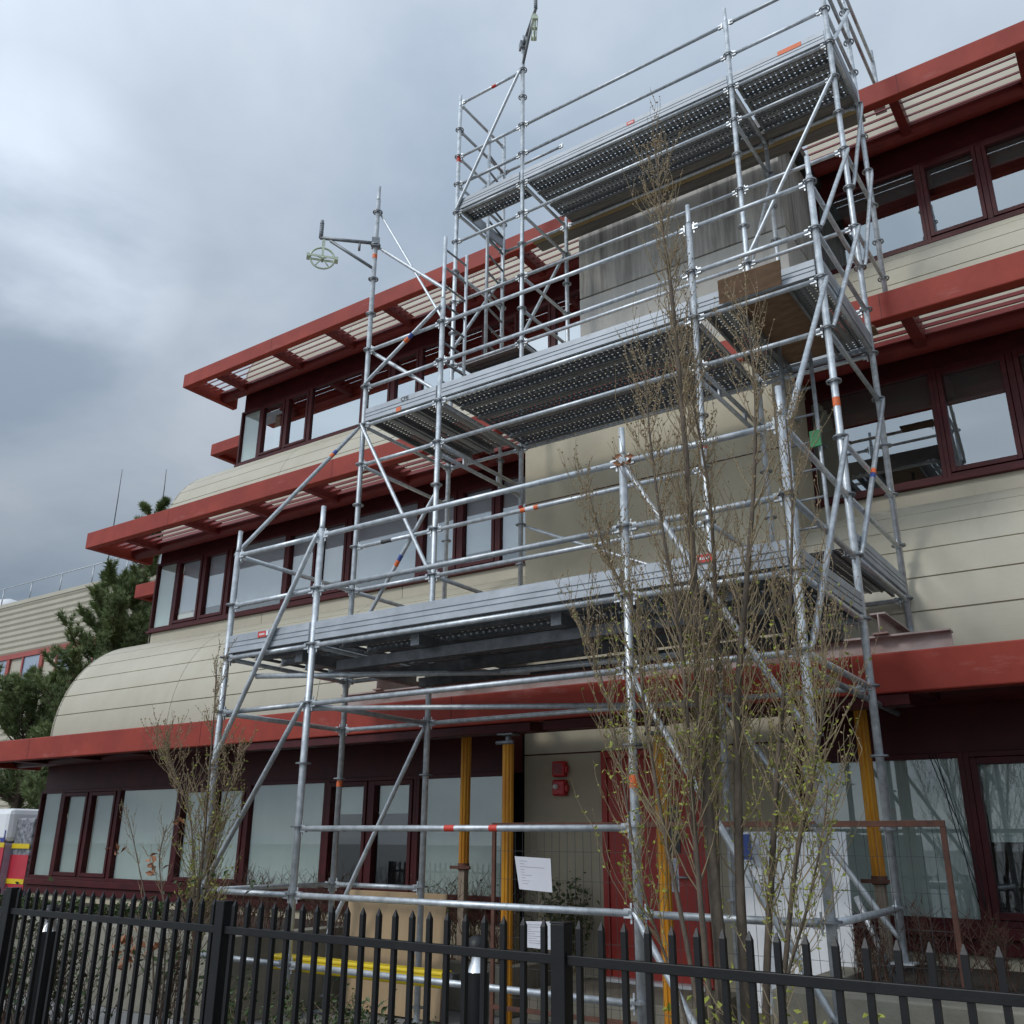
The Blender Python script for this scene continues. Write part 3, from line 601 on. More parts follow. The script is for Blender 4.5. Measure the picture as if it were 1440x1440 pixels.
# ladders
def ladder(x0, y0, x1, y1, za, zb, pitch, r=.016, rails=(1, 1)):
    m = MB()
    if rails[0]: m.tube([(x0, y0, za), (x0, y0, zb)], r + .006, 8)
    if rails[1]: m.tube([(x1, y1, za), (x1, y1, zb - .15)], r + .004, 8)
    lo = build('ladder', m, GALV, sc); z = za + .2
    while z < zb - .2:
        q = MB(); q.tube([(x0, y0, z), (x1, y1, z)], r - .003, 6); build('rung', q, GALVD, lo); z += pitch
ladder(-6.06, 7.17, -6.06, 7.62, 4.7, 6.95, .25, rails=(0, 1))
ladder(-7.03, 9.32, -7.1, 9.82, 6.2, 10.45, .3, .02); ladder(-2.52, 8.2, -2.23, 8.2, 1.7, 4.9, .28)
m = MB(); m.box(-2.3, -2.2, 8.13, 8.15, 3.5, 3.66); build('tag_plate', m, mat('green_tag', (.01, .25, .07), .5), sc)
# jib arms that carry the gin wheels
def jib(c, end, z, zl):
    m = MB(); c, end = Vector((*c, z)), Vector((*end, z)); d = (end - c).normalized()
    m.tube([c, end + d * .07], .0235, 10); m.tube([Vector((c.x, c.y, zl)), end - d * .06 + Vector((0, 0, -.03))], .02, 10); m.tube([c + d * .2, c + d * .2 + Vector((0, 0, -.13))], .016, 8)
    m.tube([end + d * .06, end + d * .06 + Vector((0, 0, .26))], [.027, .022], 8); m.obox(c, d * .05, Vector((-d.y, d.x, 0)) * .05, (0, 0, .06))
    for k in range(6): m.tube([end + d * .06 + Vector((0, 0, .05 + k * .032)), end + d * .06 + Vector((0, 0, .062 + k * .032))], .027, 8)
    build('jib_arm', m, GALVD, sc)
E1 = (-7.60, 6.70); E2 = (-5.53, 8.33)
jib((PX[0], PY[1]), E1, 7.13, 6.75); jib((PX[1], PY[2]), E2, 11.05, 10.7)
def gin_wheel(c, axis, lb):
    g = thing('pulley_wheel', lb, 'pulley', c, 'gin wheels hanging from the scaffold jibs'); c = Vector(c); ax = Vector(axis).normalized(); up = Vector((0, 0, 1)); s_ = ax.cross(up).normalized(); r = .15; n = 28
    m = MB()
    ring = [c + (s_ * math.cos(2 * math.pi * k / n) + up * math.sin(2 * math.pi * k / n)) * r for k in range(n + 1)]
    m.tube(ring, .013, 8, False)
    for k in range(5):
        a = k * 2 * math.pi / 5 + .3; m.tube([c, c + (s_ * math.cos(a) + up * math.sin(a)) * r], .009, 6)
    m.tube([c - ax * .04, c + ax * .04], .022, 10); build('wheel', m, GINW, g)
    f = MB()
    for q in (-1, 1):
        f.obox(c + ax * q * .035 + up * .10, ax * .004, s_ * .014, up * .13); f.obox(c + ax * q * .035, ax * .004, s_ * .185, up * .014)
    for q in (-1, 1): f.obox(c + s_ * q * .175, ax * .04, s_ * .018, up * .022)
    f.obox(c + up * .23, ax * .04, s_ * .018, up * .014); f.tube([c + up * .23, c + up * .3], .011, 8); build('wheel_bracket', f, GINW, g)
gin_wheel((E1[0] - .03, E1[1], 6.85), (.75, -.65, .15), 'pale green pulley wheel on the lone jib at the outer scaffold corner')
gin_wheel((E2[0], E2[1], 10.75), (.80, .60, 0), 'pulley wheel hung edge-on from the jib above the top deck')
# steel beams lying on the first canopy
ibm = thing('steel_beam', 'long rust stained steel beam lying along the lowest red canopy', 'beam', (-4.5, 7.72, 1.41))
PINKS = mat('primer_steel', (.46, .39, .37), .6, .1, (.24, .14, .11), 3, stretch=(.4, 1, 1))
m = MB(); yb = 7.72
m.box(-7.75, -1.27, yb - .07, yb + .07, 1.405, 1.419); m.box(-7.75, -1.27, yb - .07, yb + .07, 1.555, 1.57); build('flange', m, PINKS, ibm); m = MB(); m.box(-7.75, -1.27, yb - .006, yb + .006, 1.4192, 1.5548); build('web', m, PINKS, ibm)
for x in PX:
    m = thing('steel_beam', {0: 'short beam across the canopy under the outermost left scaffold post', 1: 'short beam crossing the canopy behind the left front posts', 2: 'short beam crossing the canopy behind the bare tree', 3: 'short grey beam jutting over the canopy at the right scaffold end'}[PX.index(x)], 'beam', (x, 8.2, 1.575))
    q = MB(); q.box(x - .06, x + .06, 7.6, 8.74, 1.572, 1.585); q.box(x - .06, x + .06, 7.6, 8.74, 1.73, 1.744); build('flange', q, PINKS, m); q = MB(); q.box(x - .005, x + .005, 7.6, 8.74, 1.5852, 1.7298); build('web', q, PINKS, m)
# shoring props and their head beams
hb = thing('header_beam', 'dark red timber beam under the lowest canopy left of the door', 'beam', (-6.3, 7.6, 1.0))
q = MB(); q.box(-9.3, -5.05, 7.52, 7.68, 1.0, 1.085); build('beam_body', q, MAROON, hb, .005)
hb = thing('header_beam', 'dark timber beam under the lowest canopy above the tower entrance', 'beam', (-3.4, 7.6, 1.0))
q = MB(); q.box(-4.9, -1.6, 7.52, 7.68, 1.0, 1.085); build('beam_body', q, MAROON, hb, .005)
def prop(x, y, z0, zc, z1, lb):
    g = thing('shoring_prop', lb, 'prop', (x, y, z0), 'orange-yellow shoring props under the lowest canopy'); n = 32; prof = []
    for k in range(n):
        a = 2 * math.pi * k / n; r = .055 * (1 - .22 * (0.5 + .5 * math.cos(8 * a)) ** 3); prof.append((x + r * math.cos(a + .2), y + r * math.sin(a + .2)))
    m = MB(); m.add([(px, py, z) for z in (zc, z1 - .1) for px, py in prof], [(i, (i + 1) % n, (i + 1) % n + n, i + n) for i in range(n)] + [tuple(range(n)), tuple(range(n, 2 * n))]); build('outer_tube', m, YPROP, g)
    m = MB(); m.tube([(x, y, z1 - .1), (x, y, z1)], .03, 10); m.box(x - .09, x + .09, y - .07, y + .07, z1 - .016, z1 - .002); m.tube([(x - .1, y - .06, z1 - .09), (x + .1, y - .06, z1 - .09)], .018, 8); build('head_plate', m, GALVD, g)
    if zc > z0 + .1:
        m = MB(); m.box(x - .038, x + .038, y - .038, y + .038, z0, zc - .002); build('inner_leg', m, mat('bare_timber', (.42, .33, .24), .8, c2=(.3, .23, .17), scale=5, stretch=(3, 3, .3)), g)
        m = MB(); m.tube([(x, y, zc - .06), (x, y, zc + .005)], .062, 14); m.box(x - .13, x + .13, y - .07, y - .05, zc - .05, zc - .02); build('collar', m, RUST, g)
    m = MB(); m.box(x - .1, x + .1, y - .1, y + .1, z0 - .012, z0 - .001); build('foot_plate', m, GALVD, g)
prop(-5.36, 7.6, G + .014, G + .02, .998, 'orange-yellow prop standing just left of the fire alarms, no timber leg'); prop(-3.74, 7.6, G + .014, G + .02, .998, 'orange-yellow prop in front of the red door, behind the bare tree')
prop(-6.34, 8.2, -1.18, -.22, 1.28, 'orange prop on a timber leg in front of the window left of the alarms'); prop(-2.15, 8.2, -.90, -.24, 1.28, 'orange prop on a timber leg at the window right of the door')

# ------------------------------------------------------------------ sheets, papers, site panel
def sheet(name, lb, cat, m_, c, ax, ay, az, group=None, bevel=.003):
    q = MB(); q.obox(c, ax, ay, az); return tag(build(name, q, m_, None, bevel), lb, cat, group)
sheet('plywood_sheet', 'clean tan plywood sheet standing upright behind the black fence', 'plywood', PLY, (-6.53, 7.36, -1.0), (.63, 0, 0), (0, .009, 0), (0, .03, .53))
sheet('plywood_sheet', 'brown plywood sheet clamped outside the middle deck toe board', 'plywood', PLYD, (-2.37, 7.03, 4.72), (.29, 0, 0), (0, .0085, .006), (.02, -.055, .09))
sheet('plywood_sheet', 'stained plywood sheet lying over the gap in the middle deck', 'plywood', PLYD, (-2.345, 7.93, 4.705), (.33, 0, 0), (0, .74, 0), (0, 0, .009))
sheet('plasterboard_sheet', 'large white board leaning behind the wire site panel', 'board', WHITEB, (-2.62, 7.5, -.55), (.43, 0, 0), (0, .01, 0), (0, .06, .64))
sheet('plywood_sheet', 'small stained board wedged on the canopy beside the middle deck', 'plywood', PLYD, (-1.95, 9.0, 5.0), (.2, 0, 0), (0, .1, 0), (0, 0, .01))
sp = thing('site_panel', 'rusty framed wire mesh site fence panel behind the scaffold', 'fence panel', (-3.2, 6.95, G))
q = MB(); q.box(-5.06, -1.36, 6.935, 6.965, .115, .155); q.box(-5.06, -5.025, 6.937, 6.963, -1.53, .115); q.box(-1.395, -1.36, 6.937, 6.963, -1.53, .115); q.box(-5.025, -1.395, 6.937, 6.963, -1.30, -1.265); build('frame', q, RUST, sp, .003)
q = MB(); x = -4.97
while x < -1.4: q.tube([(x, 6.95, -1.265), (x + .01 * math.sin(x * 9), 6.945, -.6), (x, 6.95, .115)], .002, 4, False); x += .075
z = -1.2
while z < .1: q.tube([(-5.025, 6.953, z), (-1.395, 6.953, z)], .002, 4, False); z += .225
build('wire_mesh', q, DARKS, sp)
def paper(lb, p4, y, writing=True, cat='notice'):
    g = thing('paper_notice', lb, cat, (p4[0][0], y, p4[2][1]), 'paper notices on panel and door'); q = MB()
    q.add([(a, y - .002 + (.012 if k in (1, 2) else 0), b) for k, (a, b) in enumerate(p4)] + [(a, y + (.012 if k in (1, 2) else 0), b) for k, (a, b) in enumerate(p4)], [(3, 2, 1, 0), (4, 5, 6, 7), (0, 1, 5, 4), (1, 2, 6, 5), (2, 3, 7, 6), (3, 0, 4, 7)]); build('sheet', q, PAPER, g)
    q = MB(); a, b, c, d = [Vector((v[0], 0, v[1])) for v in p4]
    rnd = random.Random(lb)
    for k in range(9):
        t_ = .14 + .085 * k; l0 = a.lerp(d, t_).lerp(b.lerp(c, t_), .12); l1 = a.lerp(d, t_).lerp(b.lerp(c, t_), .35 + .5 * rnd.random())
        q.add([(v.x, y - .0035 + .012 * f, v.z) for v, f in ((l0, .15), (l1, .7))] + [(v.x, y - .0035 + .012 * f, v.z + .004) for v, f in ((l1, .7), (l0, .15))], [(0, 1, 2, 3)])
    build('text_lines', q, mat('faint_print', (.45, .45, .52), .7), g)
paper('large white paper notice high on the wire panel left of the door', [(-4.81, -.116), (-4.455, -.13), (-4.44, -.39), (-4.76, -.375)], 6.93)
paper('white paper notice low on the wire panel just above the fence rail', [(-4.73, -.62), (-4.44, -.61), (-4.435, -.82), (-4.69, -.815)], 6.93)
paper('white paper notice on the red door, upper hinge side', [(-4.86, .31), (-4.62, .31), (-4.62, -.1), (-4.86, -.1)], TY - .04)
paper('white paper notice on the red door below its dark window', [(-4.45, -.14), (-4.22, -.14), (-4.22, -.46), (-4.45, -.46)], TY - .04)
q = MB(); q.box(-2.98, -2.9, 7.44, 7.447, -.12, .07); tag(build('sticker_sheet', q, STICK_B), 'dark blue sticker on the corner of the white board', 'sticker')
# yellow guard board on the front ledgers
yb_ = thing('guard_board', 'bright yellow plastic guard board lying along the low scaffold tube', 'board', (-5.3, 5.7, -1.0)); q = MB(); q.extrude_x([(5.6, -.965), (5.6, -.87), (5.61, -.86), (5.71, -.86), (5.72, -.87), (5.72, -.965)], -6.25, -4.5); bo = build('board_body', q, YELLOW, yb_, .004)
q = MB(); q.box(-4.5, -4.42, 5.62, 5.7, -.93, -.87); q.box(-4.42, -4.38, 5.6, 5.72, -.95, -.93); build('end_hook', q, DARKS, yb_)
for i, z in enumerate((-.935, -.91, -.885)):
    q = MB(); q.box(-6.24, -4.51, 5.597, 5.6, z, z + .004); build('groove', q, mat('dark_yellow', (.45, .3, .01), .6), bo)
# ------------------------------------------------------------------ bollard lights
def bollard(x, y, h, r, lb):
    g = thing('bollard_light', lb, 'bollard light', (x, y, G), 'bollard lights behind the fence')
    q = MB(); q.lathe((x, y, G), [(r, 0), (r, h - .20), (r * .98, h - .19)], 24); build('post', q, BLACKP, g)
    q = MB(); q.lathe((x, y, G), [(r * .95, h - .19), (r * .62, h - .14), (r * .5, h - .09)], 24); build('reflector', q, mat('bright_aluminium', (.8, .8, .8), .25, .95), g)
    q = MB(); q.lathe((x, y, G), [(r * .9, h - .1), (r, h - .095), (r, h - .07), (r * .9, h - .035), (r * .6, h - .01), (.001, h)], 24); build('cap', q, BLACKP, g)
bollard(-3.44, 4.6, 1.055, .066, 'black bollard light with silver cone near the yellow board end'); bollard(-7.36, 4.35, 1.07, .075, 'black bollard light with silver cone before the left planter')

# ------------------------------------------------------------------ iron fence
fn = thing('iron_fence', 'black iron picket fence running along the pavement', 'fence', (-3, 4.0, G))
fx = [-12.17, -9.75, -7.33, -4.91, -2.51, -.1, 2.3]
for x in fx:
    q = MB(); q.box(x - .038, x + .038, 3.962, 4.038, G, -.357); q.box(x - .041, x + .041, 3.959, 4.041, -.357, -.349); build('fence_post', q, BLACKP, fn, .004)
for a, b in zip(fx[:-1], fx[1:]):
    for z in (-.53, G + .14):
        q = MB(); q.box(a + .038, b - .038, 3.98, 4.02, z, z + .042); build('rail', q, BLACKP, fn, .003)
    n = 20
    for k in range(n):
        x = a + .038 + (b - a - .076) * (k + .5) / n; w = .0127; q = MB(); zt = -.375
        q.box(x - w, x + w, 4 - w, 4 + w, G + .05, zt)
        q.add([(x - w, 4 - w, zt), (x + w, 4 - w, zt), (x + w, 4 + w, zt), (x - w, 4 + w, zt), (x - w * .2, 4, zt + .035), (x + w * .2, 4, zt + .035)], [(0, 1, 5, 4), (1, 2, 5), (2, 3, 4, 5), (3, 0, 4)])
        build('picket', q, BLACKP, fn)

# ------------------------------------------------------------------ plants
def grow(m, p, d, ln, r, n=5, up=.25, wob=.12, rnd=random, sides=4):
    pts = [Vector(p)]; d = Vector(d).normalized(); rs = [r]
    for i in range(n):
        d = (d + Vector((rnd.gauss(0, wob), rnd.gauss(0, wob), up * .5 + rnd.gauss(0, wob * .5)))).normalized(); pts.append(pts[-1] + d * ln / n); rs.append(max(.0011, r * (1 - .75 * (i + 1) / n)))
    m.tube(pts, rs, sides, False); return pts
def bud(m, p, s, rnd, d=None):
    d = (Vector((rnd.gauss(0, .6), rnd.gauss(0, .6), 1)) if d is None else Vector(d)).normalized(); u = d.orthogonal().normalized(); w = d.cross(u); a = s * .33
    m.add([p, p + d * s * .45 + u * a, p + d * s * .45 + w * a, p + d * s * .45 - u * a, p + d * s * .45 - w * a, p + d * s], [(0, 2, 1), (0, 3, 2), (0, 4, 3), (0, 1, 4), (5, 1, 2), (5, 2, 3), (5, 3, 4), (5, 4, 1)])
def leaf(m, p, s, rnd, d=None, wd=.5):
    d = (Vector((rnd.gauss(0, 1), rnd.gauss(0, 1), rnd.gauss(.5, .7))) if d is None else Vector(d)).normalized(); u = Vector((rnd.gauss(0, 1), rnd.gauss(0, 1), rnd.gauss(0, 1))); u = (u - d * u.dot(d)).normalized(); w = d.cross(u) * s * .12
    m.add([p, p + d * s * .5 + u * s * wd * .5 + w, p + d * s, p + d * s * .5 - u * s * wd * .5 + w], [(0, 1, 2), (0, 2, 3)])
def stem_tree(label, stems, seed, group=None, twig_d=11., bud_s=.022, low_green=None, name='young_tree', tw_len=(.25, .75), spread=.55, tmin=.16, dead=None):
    rnd = random.Random(seed); base = Vector((stems[0][0][0][0], stems[0][0][0][1], G)); g = thing(name, label, 'tree', base, group)
    tr, tw, bd, lf = MB(), MB(), MB(), MB()
    for path, r0, r1, dens in stems:
        pts = [Vector(p) for p in path]; fine = []
        for a, b in zip(pts[:-1], pts[1:]):
            for k in range(5): fine.append(a.lerp(b, k / 5) + Vector((rnd.gauss(0, .005), rnd.gauss(0, .005), 0)))
        fine.append(pts[-1])
        for _ in range(3): fine = [fine[0]] + [(fine[i - 1] + fine[i] * 2 + fine[i + 1]) / 4 for i in range(1, len(fine) - 1)] + [fine[-1]]
        nF = len(fine); r0 *= .86; rs = [r0 + (r1 - r0) * (i / (nF - 1)) ** .8 for i in range(nF)]; tr.tube(fine, rs, 9)
        length = sum((fine[i + 1] - fine[i]).length for i in range(nF - 1)); nt_ = int(length * twig_d * dens)
        for _ in range(nt_):
            t_ = tmin + (1 - tmin) * rnd.random(); i = min(nF - 2, int(t_ * (nF - 1))); p = fine[i].lerp(fine[i + 1], rnd.random()); ax = (fine[i + 1] - fine[i]).normalized(); a = rnd.random() * 6.283
            sd = Vector((math.cos(a), math.sin(a), 0)); d = ax * .75 + sd * spread * (.6 + .8 * rnd.random()); ln = (tw_len[0] + (tw_len[1] - tw_len[0]) * rnd.random()) * (1.15 - .65 * t_)
            q = grow(tw, p, d, ln, min(.0046, rs[i] * .4), 6, .30, .10, rnd)
            for j in range(1, len(q)):
                subs = 1
                if j > 1 and rnd.random() < .8:
                    for _s in range(subs):
                        b_ = rnd.random() * 6.283; s2_ = grow(tw, q[j], (q[j] - q[j - 1]).normalized() + Vector((math.cos(b_), math.sin(b_), .25)) * .6, ln * (.18 + .32 * rnd.random()), .0026, 3, .35, .14, rnd, 3)
                        for pp in s2_[1:]:
                            if rnd.random() < .6:
                                if low_green and pp.z < low_green + rnd.gauss(0, .45): [leaf(lf, pp, bud_s * (.7 + 1.1 * rnd.random()), rnd) for _q in range(2)]
                                else: bud(bd, pp, bud_s * (.55 + .6 * rnd.random()), rnd)
                if rnd.random() < .35:
                    if low_green and q[j].z < low_green + rnd.gauss(0, .45): leaf(lf, q[j], bud_s * 1.5, rnd)
                    else: bud(bd, q[j], bud_s * (.8 + .6 * rnd.random()), rnd)
    build('trunk', tr, BARK, g); build('branches', tw, TWIG, g)
    if bd.v: build('buds', bd, BUD, g)
    if lf.v: build('leaves', lf, LEAFY, g)
    if dead:
        dm = MB()
        for c, rr, n in dead:
            for _ in range(n): leaf(dm, Vector(c) + Vector((rnd.gauss(0, rr), rnd.gauss(0, rr), rnd.gauss(0, rr))), .07, rnd, wd=.6)
        build('dead_leaves', dm, LEAFB, g)
    return g
def px(path, Y, dy=0.0): return [tuple(at(x, y, Y=Y + dy * i)) for i, (x, y) in enumerate(path)]
def root(pts, dx=0): p = Vector(pts[0]); return [(p.x + dx, p.y, G)] + pts
T = [(root(px([(1020, 1430), (1000, 1200), (985, 1000), (977, 820), (965, 650), (945, 420), (930, 310), (920, 200)], 4.82), .03), .050, .005, 1.15),
     (root(px([(1050, 1430), (1040, 1200), (1035, 1000), (1047, 850), (1060, 700), (1062, 560), (1050, 440)], 4.95)), .042, .005, 1.0),
     (root(px([(1000, 1430), (975, 1150), (960, 900), (930, 740), (912, 600), (905, 500)], 4.72), .06), .024, .004, 1.2),
     (root(px([(985, 1430), (930, 1150), (905, 1000), (895, 860), (850, 780), (830, 700)], 4.7), .08), .019, .004, 1.25),
     (root(px([(1075, 1430), (1085, 1200), (1100, 1000), (1112, 850), (1115, 700), (1105, 590)], 5.0)), .030, .004, 1.1),
     (root(px([(1095, 1430), (1120, 1200), (1150, 1060), (1160, 960), (1150, 850)], 4.9)), .022, .004, 1.2),
     (root(px([(1010, 1430), (1005, 1100), (1010, 900), (1000, 700), (975, 560), (955, 470)], 5.05), .02), .030, .004, 1.1),
     (root(px([(970, 1430), (900, 1250), (870, 1050), (845, 950), (815, 870)], 4.85), .05), .012, .003, 1.0),
     (root(px([(1090, 1430), (1130, 1300), (1155, 1180), (1165, 1100)], 4.75)), .014, .003, .9)]
stem_tree('tall bare tree with many upright budding stems in front of the scaffold', T, 11, twig_d=23, bud_s=.018, tw_len=(.22, .75), low_green=.75, tmin=.27, dead=[(tuple(at(873, 652, Y=5.4)), .04, 10)])
T2 = [(root(px([(262, 1430), (275, 1300), (286, 1180), (298, 1050), (305, 935)], 4.95)), .030, .004, 1.0), (root(px([(270, 1430), (275, 1250), (268, 1140), (240, 1070), (232, 1045)], 4.9), .02), .016, .003, 1.2),
      (root(px([(275, 1400), (292, 1220), (312, 1140), (335, 1060)], 5.0), -.02), .016, .003, 1.2)]
stem_tree('slim young tree with budding twigs before the left ground floor windows', T2, 5, twig_d=24, bud_s=.018, low_green=.05, tw_len=(.2, .6), tmin=.3, spread=.75)
T3 = [(root(px([(215, 1430), (215, 1320), (200, 1240), (180, 1150)], 4.7)), .013, .003, .9), (root(px([(225, 1430), (235, 1300), (222, 1210), (235, 1160)], 4.75), -.02), .011, .003, .9)]
stem_tree('small bare shrub with a few dead brown leaves behind the left fence', T3, 8, twig_d=9, bud_s=.012, tw_len=(.2, .45), tmin=.3, name='bare_shrub', dead=[(tuple(at(180, 1345, Y=4.6)), .07, 34), (tuple(at(213, 1335, Y=4.6)), .035, 12), (tuple(at(212, 1215, Y=4.7)), .05, 14), (tuple(at(168, 1195, Y=4.7)), .02, 5), (tuple(at(262, 1155, Y=4.8)), .02, 4)])
def shrub(name, label, x, y, z, h, w, n, seed, tm, lm, nl, ls, group, up=.3):
    rnd = random.Random(seed); g = thing(name, label, 'shrub', (x, y, z), group); tw, lf = MB(), MB()
    for _ in range(n):
        a = rnd.random() * 6.283; d = Vector((math.cos(a) * .6 * rnd.random(), math.sin(a) * .6 * rnd.random(), 1)); q = grow(tw, Vector((x + rnd.gauss(0, w * .3), y + rnd.gauss(0, w * .2), z)), d, h * (.6 + .5 * rnd.random()), .005, 6, up, .16, rnd)
        for j in range(2, len(q)):
            for _s in range(2):
                b_ = rnd.random() * 6.283; s2_ = grow(tw, q[j], Vector((math.cos(b_), math.sin(b_), .9)), h * .22 * (.5 + rnd.random()), .0028, 3, .2, .2, rnd, 3)
                for pp in s2_:
                    if rnd.random() < nl: leaf(lf, pp, ls * (.6 + .8 * rnd.random()), rnd, wd=.55)
    build('stems', tw, tm, g)
    if lf.v: build('leaves', lf, lm, g)
for i in range(6): shrub('leafy_shrub', 'loose green leafy shrub growing behind the fence at the left', -9.4 + i * .56 + random.gauss(0, .08), 4.55 + random.random() * .5, G, .85 + .3 * random.random(), .5, 17, 100 + i, REDT, LEAFG, .42, .045, 'leafy shrubs behind the left fence')
for i in range(4): shrub('leafy_shrub', 'dark green leafy shrub at the foot of the front scaffold posts', -5.7 + i * .5, 4.7 + .2 * random.random(), G, .5 + .15 * random.random(), .4, 20, 130 + i, TWIG, LEAFG, .75, .04, 'leafy shrubs below the yellow board')
for i in range(11): shrub('planter_shrub', 'low green shrub in the planter under the left windows', -16.5 + i * .68, 6.7 + random.random() * .5, -.93, .2, .5, 14, 160 + i, TWIG, LEAFG, .85, .055, 'green shrubs in the left planter')
for i in range(7): shrub('barberry_shrub', 'bare reddish twiggy shrub in the left planter near the scaffold', -9.6 + i * .36, 7.1 + random.random() * .6, -.93, .55, .3, 24, 200 + i, REDT, LEAFG, .05, .02, 'reddish shrubs in the left planter')
for i in range(8): shrub('barberry_shrub', 'bare reddish twiggy shrub in the planter right of the scaffold', -2.0 + i * .36, 7.0 + random.random() * .7, -.93, .42 + .1 * random.random(), .3, 26, 230 + i, REDT, LEAFG, .04, .02, 'reddish shrubs in the right planter')
for i in range(4): shrub('barberry_shrub', 'dark bare shrub between the plywood sheet and the tower', -6.85 + i * .3, 8.3, -1.2, .75, .3, 22, 260 + i, REDT, LEAFG, .1, .03, 'dark shrubs left of the tower')
shrub('leafy_shrub', 'small round green bush at the tower wall beside the door', -5.45, 8.75, -1.25, .75, .3, 30, 280, TWIG, LEAFG, .9, .05, None)
for i in range(3): shrub('leafy_shrub', 'bright spring green sprouts at the foot of the bare tree', -2.1 + i * .3, 4.6, G, .75, .35, 14, 290 + i, TWIG, LEAFY, .6, .05, 'green sprouts round the bare tree')

# ------------------------------------------------------------------ pines behind the left end
def pine(label, x, y, z0, h, w, seed, n=70):
    rnd = random.Random(seed); g = thing('pine_tree', label, 'tree', (x, y, z0), 'pines beyond the left end of the building'); tr, nd = MB(), MB()
    tp = [Vector((x + rnd.gauss(0, .06 * h * k / 6) * .3, y, z0 + h * k / 6)) for k in range(7)]; tr.tube(tp, [h * .022 * (1.05 - k / 6) + .01 for k in range(7)], 9)
    for _ in range(n):
        t_ = .12 + .88 * rnd.random() ** .85; i = min(5, int(t_ * 6)); p = tp[i].lerp(tp[i + 1], t_ * 6 - i); a = rnd.random() * 6.283; ln = w * (.30 + .78 * math.sin(math.pi * min(1, .18 + .80 * t_)) ** .8) * (.55 + .6 * rnd.random())
        q = grow(tr, p, (math.cos(a), math.sin(a), .1 + .5 * t_), ln, .02 + .03 * (1 - t_), 5, .22, .12, rnd)
        for j in range(1, len(q)):
            for _s in range(4 if j > 1 else 1):
                b_ = rnd.random() * 6.283; s2_ = grow(tr, q[j], (q[j] - q[j - 1]).normalized() * .8 + Vector((math.cos(b_), math.sin(b_), .3)) * .8, ln * (.14 + .18 * rnd.random()), .008, 3, .35, .15, rnd, 3)
                for c in s2_[1:]:
                    ax = (s2_[-1] - s2_[0]).normalized()
                    for _n in range(22):
                        d = (ax * .7 + Vector((rnd.gauss(0, .65), rnd.gauss(0, .65), rnd.gauss(.3, .55)))).normalized(); u = d.orthogonal().normalized() * .014; l2 = .19 * (.7 + .6 * rnd.random())
                        nd.add([c - u, c + u, c + d * l2], [(0, 1, 2)])
    build('trunk', tr, PBARK, g); build('crown', nd, PINE, g)
pa, pb_, pc = at(172, 792, Y=15.2), at(222, 705, Y=17.5), at(52, 968, Y=14.4)
pine('broad dense pine rising between the two buildings', pa.x, 15.2, G, pa.z - G - .75, 1.9, 1, 95); pine('pine whose top just shows above the middle canopy', pb_.x, 17.5, G, pb_.z - G - .35, 1.15, 2, 70); pine('lower pine in front of the ribbed building, lowest crown', pc.x, 14.4, G, pc.z - G - .1, 1.9, 3, 60)

# ------------------------------------------------------------------ ribbed building beyond
fb = thing('ribbed_building', 'distant beige building with ribbed siding and a red band over its windows', 'building', (-45, 22, G)); x0, x1 = -75, -26
q = MB(); FYB = 22
def ribs(z0, z1, p=.28):
    pr = []; z = z0
    while z < z1 - .01: pr += [(FYB, z), (FYB - .06, z + p * .35), (FYB - .06, z + p * .6), (FYB, z + p * .62)]; z += p
    return pr + [(FYB, z1)]
q.strip_x(ribs(8.1, 10.5), x0, x1); q.strip_x(ribs(G, 5.9), x0, x1); build('ribbed_siding', q, SIDING, fb)
q = MB(); q.box(x0, x1, FYB + .02, FYB + 12, G, 10.45); q.box(x0, x1, FYB - .1, FYB + .02, 10.5, 10.68); build('wall', q, SIDING, fb)
q = MB(); q.box(x0, x1, FYB - .1, FYB, 7.85, 8.08); build('red_band', q, REDF, fb)
x = -60
while x < -27:
    w = MB(); w.box(x, x + .12, FYB - .08, FYB, 6.25, 7.84); w.box(x + 1.5, x + 1.75, FYB - .08, FYB, 6.25, 7.84); w.box(x + .12, x + 1.5, FYB - .08, FYB, 6.25, 6.37); wo = build('window', w, REDF, fb)
    w = MB(); w.box(x + .12, x + 1.5, FYB - .03, FYB, 6.37, 7.84); build('pane', w, mat('far_pane', (.30, .36, .44), .06, 0, (.26, .32, .40), 1, spec=1.), wo); x += 2.85
q = MB()
for k in range(17):
    xx = -70 + k * 2.6; q.tube([(xx, FYB + .3, 10.6), (xx, FYB + .3, 11.7)], .03, 6)
q.tube([(x0, FYB + .3, 11.7), (x1, FYB + .3, 11.7)], .025, 6); build('roof_rail', q, GALV, fb)
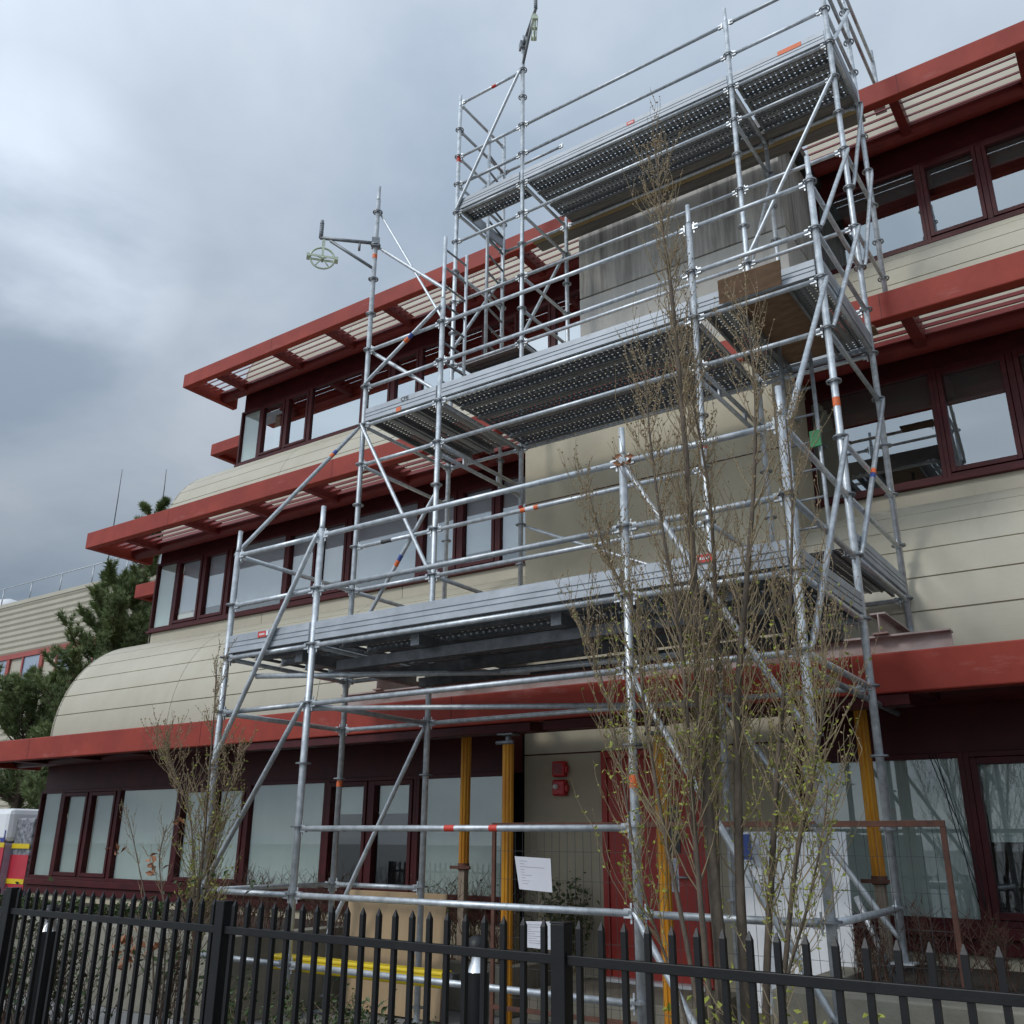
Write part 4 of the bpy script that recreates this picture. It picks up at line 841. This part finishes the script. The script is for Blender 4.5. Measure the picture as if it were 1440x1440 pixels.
q = MB(); q.lathe((-47.3, FYB + 1.0, 10.6), [(.9, 0), (.8, .4), (.5, .7), (.001, .85)], 16); build('roof_vent', q, WHITE, fb)
for i, (a, b) in enumerate(((( 160, 740), (172, 660)), ((228, 715), (234, 660)))):
    p0, p1 = at(*a, Y=23.5), at(*b, Y=23.5); q = MB(); q.tube([(p0.x, 23.5, 10.45), p0.lerp(p1, .5), p1], [.03, .022, .012], 6)
    tag(build('antenna', q, DARKS), ('thin whip antenna on the far roof, farther from the pine', 'thin whip antenna on the far roof, rising over the middle canopy end')[i], 'antenna')
# wrapped cabinet at the left edge
kb = thing('wrapped_cabinet', 'white topped cabinet with blue and red print and yellow tape', 'cabinet', (-22.6, 11.6, G))
q = MB(); q.box(-24.2, -21.6, 11.4, 12.6, -.1 - .0, .62); build('cabinet_top', q, WHITE, kb, .12)
q = MB(); q.box(-24.18, -21.62, 11.42, 12.58, G, -.102); bo = build('cabinet_body', q, TARPP, kb, .05)
q = MB(); q.box(-21.62, -20.9, 11.6, 12.5, G, .42); build('cabinet_side', q, mat('grey_print', (.35, .36, .38), .5, c2=(.05, .05, .06), scale=9), kb, .04)
q = MB(); q.add([(-22.15, 11.41, .16), (-21.66, 11.41, .16), (-21.66, 11.41, -.16)], [(2, 1, 0)]); q.add([(-22.35, 11.41, -.3), (-21.98, 11.41, -.55), (-22.1, 11.41, -.85), (-22.6, 11.41, -.8)], [(3, 2, 1, 0)]); build('blue_emblem', q, TARP, kb)
q = MB(); q.box(-21.9, -21.61, 11.405, 11.419, G, -.12); q.box(-21.615, -20.88, 11.585, 11.599, G, -.35); build('red_panel', q, TARPR, kb)
q = MB()
for z in (-.2, -.92): q.box(-24.2, -21.6, 11.395, 11.404, z, z + .1); q.box(-21.6, -20.88, 11.57, 11.584, z - .02, z + .08)
build('caution_tape', q, YELLOW, kb)
q = MB()
for z in (.28, .36): q.box(-23.9, -22.3, 11.39, 11.399, z, z + .03)
build('vent_slot', q, DARKS, kb)
print('script end', len(bpy.data.objects))
